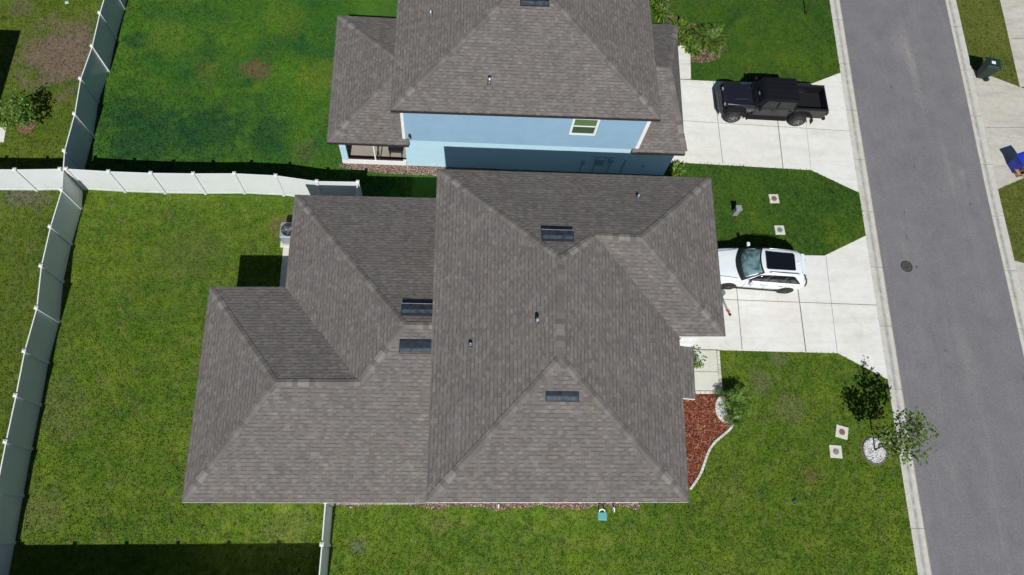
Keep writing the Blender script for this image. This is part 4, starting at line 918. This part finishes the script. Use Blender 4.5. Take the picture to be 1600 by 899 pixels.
# --- black pickup truck, nose to -x; origin under the centre, front axle x=-1.745, rear x=+1.745
tk = thing('black_pickup_truck', 'black four door pickup truck with hardtop and open bed on the neighbouring driveway', 'pickup truck', (16.05, 22.40, .022), math.radians(-.6))
bp = paint('black_paint', (.012, .012, .018), .22, .8); bpl = plain('black_trim_plastic', (.014, .014, .015), .55, 0, .3); top = plain('black_hardtop', (.007, .007, .011), .7, 0, .15, scale=8); sidep = paint('dark_grey_side_paint', (.010, .009, .010), .35, .3)
XF, XRr = -1.745, 1.745
mb = MB()   # frame/underbody
mb.box((.1, 0, .52), (4.9, 1.1, .22)); mb.build('chassis', M['black'], tk)
hood = loft([(-2.22, [(.50, .72), (.58, .86), (.60, 1.02), (.54, 1.10), (0, 1.13)]), (-1.6, [(.58, .72), (.66, .86), (.68, 1.06), (.61, 1.16), (0, 1.20)]), (-1.05, [(.66, .72), (.73, .88), (.74, 1.08), (.67, 1.20), (0, 1.24)]), (-.78, [(.70, .72), (.77, .88), (.775, 1.10), (.70, 1.22), (0, 1.26)])])
ho = hood.build('bonnet', bp, tk, bevel=.03, seg=3)
mb = MB(); mb.box((-1.45, 0, 1.205), (.75, .62, .03), 0, .9, Matrix.Rotation(math.radians(-4.5), 3, 'Y')); mb.build('bonnet_bulge', bp, ho, bevel=.012, seg=2)
for s_ in (-1, 1):
    mb = MB(); mb.box((-1.08, s_*.40, 1.235), (.34, .13, .02), 0, 1, Matrix.Rotation(math.radians(-4), 3, 'Y')); mb.build('bonnet_vent', bpl, ho, bevel=.006)
    mb = MB(); mb.box((-1.5, s_*.695, 1.08), (.10, .03, .06)); mb.build('bonnet_latch', bpl, ho)
mb = MB(); mb.box((-2.25, 0, .90), (.10, 1.12, .46)); gr_ = mb.build('grille', bp, tk, bevel=.03, seg=2)
mb = MB()
for i in range(7): mb.box((-2.305, -.36+i*.12, .93), (.012, .06, .28))
mb.build('grille_slot', M['black'], gr_, bevel=.004)
for s_ in (-1, 1):
    mb = MB(); mb.lathe([(.10, 0), (.10, .03), (.085, .035), (0, .04)], 20, (-2.30, s_*.47, .96), Matrix.Rotation(-math.pi/2, 3, 'Y')); mb.build('headlamp', M['chrome'], tk)
mb = MB(); mb.box((-2.41, 0, .62), (.2, 1.2, .20)); mb.raw([(-2.50, -.6, .54), (-2.50, -.6, .70), (-2.36, -.90, .54), (-2.36, -.90, .68), (-2.26, -.90, .54), (-2.26, -.9, .68), (-2.36, -.6, .54), (-2.36, -.6, .70)], [(0, 1, 3, 2), (2, 3, 5, 4), (4, 5, 7, 6), (1, 7, 5, 3), (0, 2, 4, 6)])
mb.raw([(-2.50, .6, .54), (-2.50, .6, .70), (-2.36, .90, .54), (-2.36, .90, .68), (-2.26, .90, .54), (-2.26, .9, .68), (-2.36, .6, .54), (-2.36, .6, .70)], [(0, 2, 3, 1), (2, 4, 5, 3), (4, 6, 7, 5), (1, 3, 5, 7), (0, 6, 4, 2)])
mb.box((-2.37, 0, .60), (.25, .9, .12)); mb.build('front_bumper', plain('bumper_grey', (.035, .04, .048), .5), tk, bevel=.02)
for s_ in (-1, 1):
    mb = MB(); mb.tube([(-2.42, s_*.25, .72), (-2.48, s_*.25, .80)], .018, 8); mb.build('tow_hook', plain('tow_red', (.2, .05, .04), .4), tk)
def flare(x, s_, x0, x1):
    mb = MB(); pts = [(x-.60, .50), (x-.55, .74), (x-.40, .93), (x-.15, 1.0), (x+.20, 1.0), (x+.45, .93), (x+.62, .74), (x+.70, .48)]
    vs = []
    for px_, pz in pts: vs += [(px_, s_*.66, pz), (px_, s_*.95, pz-.02), (px_, s_*.95, pz-.10), (px_, s_*.66, pz-.06)]
    fs = []
    for i in range(len(pts)-1):
        for k_ in range(4): fs.append((i*4+k_, i*4+(k_+1) % 4, (i+1)*4+(k_+1) % 4, (i+1)*4+k_))
    fs += [(0, 1, 2, 3), tuple(range((len(pts)-1)*4, len(pts)*4))]
    mb.raw(vs, fs); return mb.build('fender_flare', bpl, tk, bevel=.025, seg=3)
for s_ in (-1, 1):
    flare(XF, s_, 0, 0); flare(XRr, s_, 0, 0)
    for x in (XF, XRr): wheel(tk, x, s_*.83, s_, .42, .27, M['trim2'] if 'trim2' in M else M.setdefault('trim2', plain('silver_alloy', (.28, .28, .29), .35, .8)), 5, .56)
    mb = MB(); mb.box((.1, s_*.79, .46), (2.5, .06, .16)); mb.build('rocker_panel', bpl, tk)
    mb = MB(); mb.box((.05, s_*.87, .42), (2.1, .12, .06)); mb.build('side_step', bpl, tk, bevel=.02)
    mb = MB(); mb.box((-1.0, s_*.86, .50), (.05, .2, .24)); mb.build('mud_flap', bpl, tk)
    mb = MB(); mb.box((2.46, s_*.86, .48), (.04, .24, .28)); mb.build('mud_flap', bpl, tk)
tub = loft([(-.80, [(.74, .50), (.80, .62), (.80, 1.10), (.77, 1.22), (0, 1.22)]), (-.2, [(.74, .50), (.80, .62), (.80, 1.12), (.775, 1.24), (0, 1.24)]), (1.28, [(.74, .50), (.80, .62), (.80, 1.14), (.775, 1.26), (0, 1.26)])])
tub.build('cab', sidep, tk, bevel=.02, seg=2)
gh = loft([(-.86, [(.72, 1.20), (.70, 1.28), (.68, 1.30), (0, 1.32)]), (-.55, [(.745, 1.20), (.72, 1.5), (.66, 1.73), (0, 1.76)]), (-.44, [(.75, 1.20), (.72, 1.5), (.68, 1.80), (0, 1.84)]), (.25, [(.755, 1.20), (.73, 1.5), (.69, 1.83), (0, 1.86)]), (1.18, [(.755, 1.20), (.73, 1.5), (.69, 1.83), (0, 1.86)]), (1.28, [(.75, 1.20), (.72, 1.5), (.68, 1.78), (0, 1.80)])])
gh.build('hardtop', top, tk, bevel=.025, seg=2)
mb = MB()
for y in (-.42, -.14, .14, .42): mb.box((.40, y, 1.862), (1.55, .025, .012))
mb.box((.05, 0, 1.866), (.015, 1.25, .006)); mb.build('roof_rib', bp, tk, bevel=.004)
mb = MB(); panel(mb, [(-.90, -.64, 1.27), (-.90, .64, 1.27), (-.56, .60, 1.74), (-.56, -.60, 1.74)], (-.85, 0, .55), .02); wo = mb.build('windscreen', M['glassd'], tk)
for y in (-.3, .25):
    mb = MB(); mb.tube([(-.95, y, 1.29), (-.80, y+.38, 1.46)], .01, 6); mb.build('wiper', bpl, wo)
mb = MB(); mb.box((-.72, -.18, 1.62), (.05, .18, .05)); mb.build('sensor_housing', M['galv'], wo)
for s_ in (-1, 1):
    for x0, x1 in ((-.55, .22), (.32, 1.15)):
        mb = MB(); sh = .18 if x0 < 0 else 0
        panel(mb, [(x0-.0, s_*.765, 1.27), (x1, s_*.768, 1.27), (x1, s_*.70, 1.70), (x0+sh, s_*.70, 1.70)], (0, s_, .2), .012)
        mb.build('side_window', M['ws2'] if 'ws2' in M else M.setdefault('ws2', plain('tinted_glass', (.012, .016, .016), .1, 0, .5, var=.3)), tk)
    for x in (-.70, .27, 1.24):
        mb = MB(); mb.box((x, s_*.802, .9), (.01, .012, .6)); mb.build('door_seam', M['black'], tk)
    for x in (.12, 1.05):
        mb = MB(); mb.box((x, s_*.815, 1.08), (.14, .04, .035)); mb.build('door_handle', bpl, tk, bevel=.008)
    mb = MB(); mb.box((-.62, s_*.93, 1.30), (.11, .20, .20)); mo = mb.build('mirror', M['black'], tk, bevel=.03, seg=2)
    mb = MB(); mb.box((-.62, s_*.81, 1.25), (.06, .1, .05)); mb.build('mirror_arm', M['black'], mo)
# bed
mb = MB(); mb.box((2.14, 0, .72), (1.66, 1.36, .06))
for i in range(9): mb.box((2.14, -.60+i*.15, .76), (1.62, .07, .02))
mb.build('bed_floor', plain('bed_liner', (.011, .012, .014), .7, 0, .2), tk, bevel=.004)
for s_ in (-1, 1):
    mb = MB(); mb.box((2.16, s_*.74, .93), (1.72, .12, .66)); mb.build('bed_side', sidep, tk, bevel=.03, seg=2)
    mb = MB(); mb.box((2.16, s_*.735, 1.275), (1.74, .11, .03)); mb.build('bed_rail', bpl, tk, bevel=.01)
    mb = MB(); mb.box((XRr, s_*.60, .84), (.7, .16, .18)); mb.build('wheel_housing', bpl, tk, bevel=.03)
    mb = MB(); mb.box((3.06, s_*.76, 1.02), (.06, .12, .26)); mb.build('tail_lamp', plain('truck_lamp_red', (.08, .01, .01), .3), tk, bevel=.015)
mb = MB(); mb.box((1.32, 0, .95), (.05, 1.36, .58)); mb.build('bed_front', bpl, tk)
mb = MB(); mb.box((3.01, 0, .97), (.08, 1.38, .58)); mb.build('tailgate', bp, tk, bevel=.02)
mb = MB(); mb.box((3.08, 0, .58), (.16, 1.66, .14)); mb.build('rear_bumper', bpl, tk, bevel=.03)

# ------------------------------------------------------------------ trees and plants
def leaf_cards(mb, c, R, n_, size, rz=None, flat_=.0, stalk=None):
    for _ in range(n_):
        while True:
            p = Vector((random.uniform(-1, 1), random.uniform(-1, 1), random.uniform(-1, 1)))
            if p.length < 1: break
        p = Vector((c[0]+p.x*R[0], c[1]+p.y*R[1], c[2]+p.z*R[2]))
        s_ = size*random.uniform(.6, 1.25); a = random.uniform(0, 6.28); d = Vector((math.cos(a), math.sin(a), random.uniform(-.6, .35))).normalized()
        sd = d.cross(Vector((random.uniform(-.5, .5), random.uniform(-.5, .5), 1))).normalized()*s_*.28
        mb.raw([p, p+d*s_*.45+sd, p+d*s_, p+d*s_*.45-sd], [(0, 1, 2, 3)])
def limb(mb, p, d, L, r, depth, tips, bend=.25):
    pts = [p]; n_ = 4; q = Vector(p); dd = Vector(d)
    for i in range(n_):
        dd = (dd+Vector((random.uniform(-bend, bend), random.uniform(-bend, bend), random.uniform(-.05, bend*.6)))).normalized(); q = q+dd*L/n_; pts.append(q.copy())
        tips.append((q.copy(), depth, i/n_))
        if depth > 0 and i >= 1:
            for _ in range(2 if depth > 1 else 1):
                a = random.uniform(0, 6.28); sd = (dd*.7+Vector((math.cos(a), math.sin(a), random.uniform(0, .4)))*.75).normalized()
                limb(mb, q.copy(), sd, L*random.uniform(.45, .65), r*.55*(1-i/n_*.4), depth-1, tips, bend)
    mb.tube(pts, [r*(1-.75*i/n_) for i in range(n_+1)], 6)
bark = plain('tree_bark', (.13, .095, .07), .9, var=.3, scale=12, bump=.4)
def tree(label, base, h, crown_r, r0, fork, leafm, nleaf, lsize, seed, nl=7, name='street_tree', spread=.8, bulk=.22, lean=.02):
    random.seed(seed); t_ = thing(name, label, 'tree', (base.x, base.y, 0)); tips = []; mb = MB()
    mb.tube([(0, 0, -.05), (.01, lean*.4, fork*.5), (.0, lean, fork)], [r0*1.25, r0, r0*.85], 10)
    for i in range(nl):
        a = 2*math.pi*i/nl+random.uniform(-.3, .3); z0 = fork*random.uniform(.85, 1.02); limb(mb, Vector((0, lean, z0)), Vector((math.cos(a)*spread, math.sin(a)*spread, random.uniform(.5, 1.1))).normalized(), crown_r*random.uniform(.9, 1.25), r0*.5, 2, tips)
    limb(mb, Vector((0, lean, fork-.03)), Vector((0, 0, 1)), (h-fork)*.85, r0*.8, 2, tips)
    mb.build('trunk', bark, t_, smooth=True)
    tips = [q for q in tips if q[0].z > fork*.8 and q[0].z < h and math.hypot(q[0].x, q[0].y-lean) < crown_r*1.08]
    lb_ = MB(); per = max(1, nleaf//len(tips))
    for q, dep, f in tips: leaf_cards(lb_, q, (bulk, bulk, bulk*.8), per if dep < 2 else max(1, per//2), lsize)
    lb_.build('crown', leafm, t_, fix=False); return t_
leafA = leafmat('street_tree_leaves', [(0, (.045, .09, .015)), (.5, (.10, .17, .035)), (.85, (.18, .25, .06)), (1, (.26, .33, .11))], .3, .65)
leafB = leafmat('bright_leaves', [(0, (.05, .11, .015)), (.5, (.11, .22, .03)), (1, (.22, .36, .07))], .3, .4)
tree('young street tree with sparse olive green crown at the kerb', Q(1366.2, 703.5), 3.4, 1.05, .035, 1.45, leafA, 1150, .18, 5, nl=8, bulk=.18, lean=.22)
tree('small bright green tree in a tan mulch ring in the left yard', Q(41, 198), 2.0, .85, .028, .55, leafB, 900, .15, 12, nl=7, name='garden_tree', spread=.9, bulk=.15)
tree('tree at the top edge of the front lawn, mostly outside the picture', Q(1258, 23), 4.4, 1.0, .03, 2.3, leafA, 900, .15, 9, name='street_tree')
def frond_plant(name, label, cat, base, nf, L, mat, lift=.9, leaflets=14, lw=.02, ll=.22, trunk=.25, seed=1, group=None, droop=1.0):
    random.seed(seed); t_ = thing(name, label, cat, (base.x, base.y, 0), 0, group)
    if trunk: mb = MB(); mb.tube([(0, 0, -.03), (0, 0, trunk*.6), (0, 0, trunk)], [.1, .085, .06], 10); mb.build('trunk', bark, t_)
    st_ = MB(); mb = MB()
    for i in range(nf):
        a = 2*math.pi*i/nf*1.618+random.uniform(-.2, .2); e = random.uniform(.25, 1.25)*lift; Lf = L*random.uniform(.75, 1.1); p = Vector((0, 0, trunk)); pts = [p.copy()]
        ns = leaflets
        for k_ in range(ns):
            f = k_/ns; el = e-droop*1.5*f*f-.15*f; d = Vector((math.cos(a)*math.cos(el), math.sin(a)*math.cos(el), math.sin(el))); p = p+d*Lf/ns; pts.append(p.copy())
            if k_ > 1:
                sd = Vector((-math.sin(a), math.cos(a), 0)); up = sd.cross(d)
                for s_ in (-1, 1):
                    lL = ll*(math.sin(math.pi*min(1, f*.92+.12))**.6)*random.uniform(.85, 1.1); dir_ = (sd*s_*.85+d*.5+Vector((0, 0, .12))).normalized(); w_ = d*lw*.5
                    mid = p+dir_*lL*.55+Vector((0, 0, .01)); tip = p+dir_*lL-Vector((0, 0, lL*.25))
                    mb.raw([p-w_*.6, p+w_*.6, mid+w_, tip, mid-w_], [(0, 1, 2, 3, 4)])
        st_.tube(pts, [.012*(1-.8*k_/ns) for k_ in range(ns+1)], 4)
    so_ = st_.build('stem', mat, t_); mb.build('fronds', mat, t_, fix=False); return t_
def blade_plant(name, label, cat, base, nb_, L, mat, w=.05, seed=2, group=None, lift=1.0, spread=.12):
    random.seed(seed); t_ = thing(name, label, cat, (base.x, base.y, 0), 0, group); mb = MB(); st_ = MB()
    for i in range(nb_):
        a = random.uniform(0, 6.28); el = random.uniform(.2, 1.35)*lift; Lf = L*random.uniform(.6, 1.1); b0 = Vector((random.uniform(-spread, spread), random.uniform(-spread, spread), random.uniform(0, .12)))
        p = b0.copy(); sd = Vector((-math.sin(a), math.cos(a), 0)); vs = []; n_ = 5
        for k_ in range(n_+1):
            f = k_/n_; ww = w*math.sin(math.pi*(.15+.85*f))**.8*.5 if k_ < n_ else 0.002
            vs += [p-sd*ww, p+sd*ww]; e2_ = el-1.6*f*f; p = p+Vector((math.cos(a)*math.cos(e2_), math.sin(a)*math.cos(e2_), math.sin(e2_)))*Lf/n_
        mb.raw(vs, [(2*k_, 2*k_+1, 2*k_+3, 2*k_+2) for k_ in range(n_)])
    for k_ in range(3): st_.tube([(random.uniform(-.05, .05), random.uniform(-.05, .05), -.02), (random.uniform(-.08, .08), random.uniform(-.08, .08), .2)], .015, 6)
    st_.build('stem', bark, t_); mb.build('leaves', mat, t_, fix=False); return t_
palmM = leafmat('palm_green', [(0, (.04, .10, .012)), (.5, (.13, .24, .035)), (1, (.32, .44, .12))], .2, .4)
palmY = leafmat('yellow_green_fronds', [(0, (.05, .10, .015)), (.5, (.11, .20, .03)), (1, (.25, .34, .07))], .25, .4)
bushM = leafmat('bush_green', [(0, (.035, .08, .012)), (.5, (.10, .18, .02)), (1, (.24, .32, .05))], .25, .45)
frond_plant('palm', 'feathery green palm growing beside the white stones at the front bed', 'palm', Q(1141, 634), 26, .92, palmM, 1.0, 16, .035, .24, .45, 3, 'palms in the front beds')
frond_plant('palm', 'smaller yellow green palm below the feathery palm at the lawn edge', 'palm', Q(1146, 656), 22, .58, palmY, .9, 12, .03, .17, .2, 4, 'palms in the front beds')
frond_plant('palm', 'light green palm in front of the blue house beside its lawn', 'palm', Q(1108, 72), 54, 1.15, palmY, .95, 16, .035, .26, .35, 5, 'palms in the front beds')
frond_plant('palm', 'green palm between the leafy bushes in front of the blue house', 'palm', Q(1090, 62), 26, .75, bushM, .9, 14, .035, .2, .25, 6, 'palms in the front beds')
lab = ['leafy green bush nearest the lower roof corner of the blue house', 'leafy bush at the head of the short walkway', 'leafy bush between the walkway and the light green palm', 'leafy bush at the top picture edge beside the blue house', 'leafy bush below the topmost one beside the blue house roof']
for k_, (px, L_) in enumerate((((1060, 44), .62), ((1064, 64), .6), ((1082, 78), .5), ((1028, 2), .6), ((1034, 22), .62))):
    blade_plant('leafy_bush', lab[k_], 'bush', Q(*px), 130, L_, bushM, .10, 20+k_, 'bushes in the front bed of the blue house', spread=.22)
blade_plant('leafy_bush', 'yellow green bush at the corner of the blue house below the garage roof', 'bush', Q(1055, 268)+Vector((.05, 0, 0)), 110, .5, palmY, .10, 31, spread=.22)
def shrub(label, base, r, h, mat, n_, ls, seed):
    random.seed(seed); t_ = thing('shrub', label, 'shrub', (base.x, base.y, 0)); mb = MB(); tips = []
    for i in range(7): a = i*.9; limb(mb, Vector((0, 0, 0)), Vector((math.cos(a)*.5, math.sin(a)*.5, 1)).normalized(), h*.8, .014, 1, tips)
    mb.build('stem', bark, t_); lb_ = MB()
    for q, d_, f in tips: leaf_cards(lb_, q, (r*.35, r*.35, r*.3), n_//len(tips)+1, ls)
    lb_.build('leaves', mat, t_, fix=False); return t_
shrub('green shrub beside the entry roof and the front walkway', Q(1076, 566), .34, .75, bushM, 420, .12, 41)

# ------------------------------------------------------------------ turf blades catching light and shade
houses = [[(NW.x+.4, NW.y-.4), (NE.x-.45, NE.y-.4), (GSE.x-.42, GSE.y+.4), (INN.x-.4, INN.y+.4), (SE_.x-.4, SE_.y+.4), (SW_.x+.4, SW_.y+.4)],
          [(a_.x+.4, a_.y-.4), (XW, ne.y-.4), (XW, se.y+.4), (e_.x+.4, e_.y+.4), (d_.x+.4, d_.y-.4), (c_.x+.4, c_.y-.4)], [(px0, YB), (10.5, YB), (10.5, YB+14), (px0, YB+14)]]
EX = EXCL+houses+[[(-7.8, 13.3), (-6.8, 13.3), (-6.8, 14.4), (-7.8, 14.4)]]
def turf(poly, mat, box, dens, bl, label):
    x0, x1, y0, y1 = box; N = int((x1-x0)*(y1-y0)*dens); px = rng.uniform(x0, x1, N); py = rng.uniform(y0, y1, N); ok = inside(px, py, poly)
    for e in EX: ok &= ~inside(px, py, e)
    px, py = px[ok], py[ok]; n_ = len(px); K = 3
    cx = np.repeat(px, K)+rng.normal(0, .04, n_*K); cy = np.repeat(py, K)+rng.normal(0, .04, n_*K); a = rng.uniform(0, 6.283, n_*K); Lh = bl*rng.uniform(.5, 1.2, n_*K)
    w = .018+rng.uniform(0, .014, n_*K); lean = rng.uniform(.3, 1.1, n_*K)*Lh; b = a+rng.uniform(-.5, .5, n_*K)+1.57
    V = np.zeros((n_*K, 3, 3)); V[:, 0] = np.stack([cx-np.cos(b)*w, cy-np.sin(b)*w, np.full(n_*K, .001)], 1); V[:, 1] = np.stack([cx+np.cos(b)*w, cy+np.sin(b)*w, np.full(n_*K, .001)], 1)
    V[:, 2] = np.stack([cx+np.cos(a)*lean, cy+np.sin(a)*lean, Lh], 1)
    me = bpy.data.meshes.new('turf'); m_ = n_*K; me.vertices.add(m_*3); me.vertices.foreach_set('co', V.reshape(-1)); me.loops.add(m_*3); me.loops.foreach_set('vertex_index', np.arange(m_*3))
    me.polygons.add(m_); me.polygons.foreach_set('loop_start', np.arange(m_)*3); me.polygons.foreach_set('loop_total', np.full(m_, 3)); me.update(); me.materials.append(mat)
    o = bpy.data.objects.new('grass', me); C.objects.link(o); tag(o, label, 'grass', kind='stuff')
turf(polyA, gA, (-22, 21, -1.6, 16.2), 130, .05, 'olive green turf of the yards around the middle house')
turf(polyB, gB, (-20, -2, 16.3, 34), 130, .07, 'lush green turf in the back yard of the blue house')
turf(polyC, gC, (-31, -16, -1.6, 34), 90, .06, 'patchy turf of the yards left of the long fence')
turf(polyD, gD, (9.6, 22, 12.0, 34), 130, .06, 'deep green turf of the front yard of the blue house')
turf(polyE, gE, (27.5, 36, 8, 34), 90, .05, 'dry olive turf across the road')
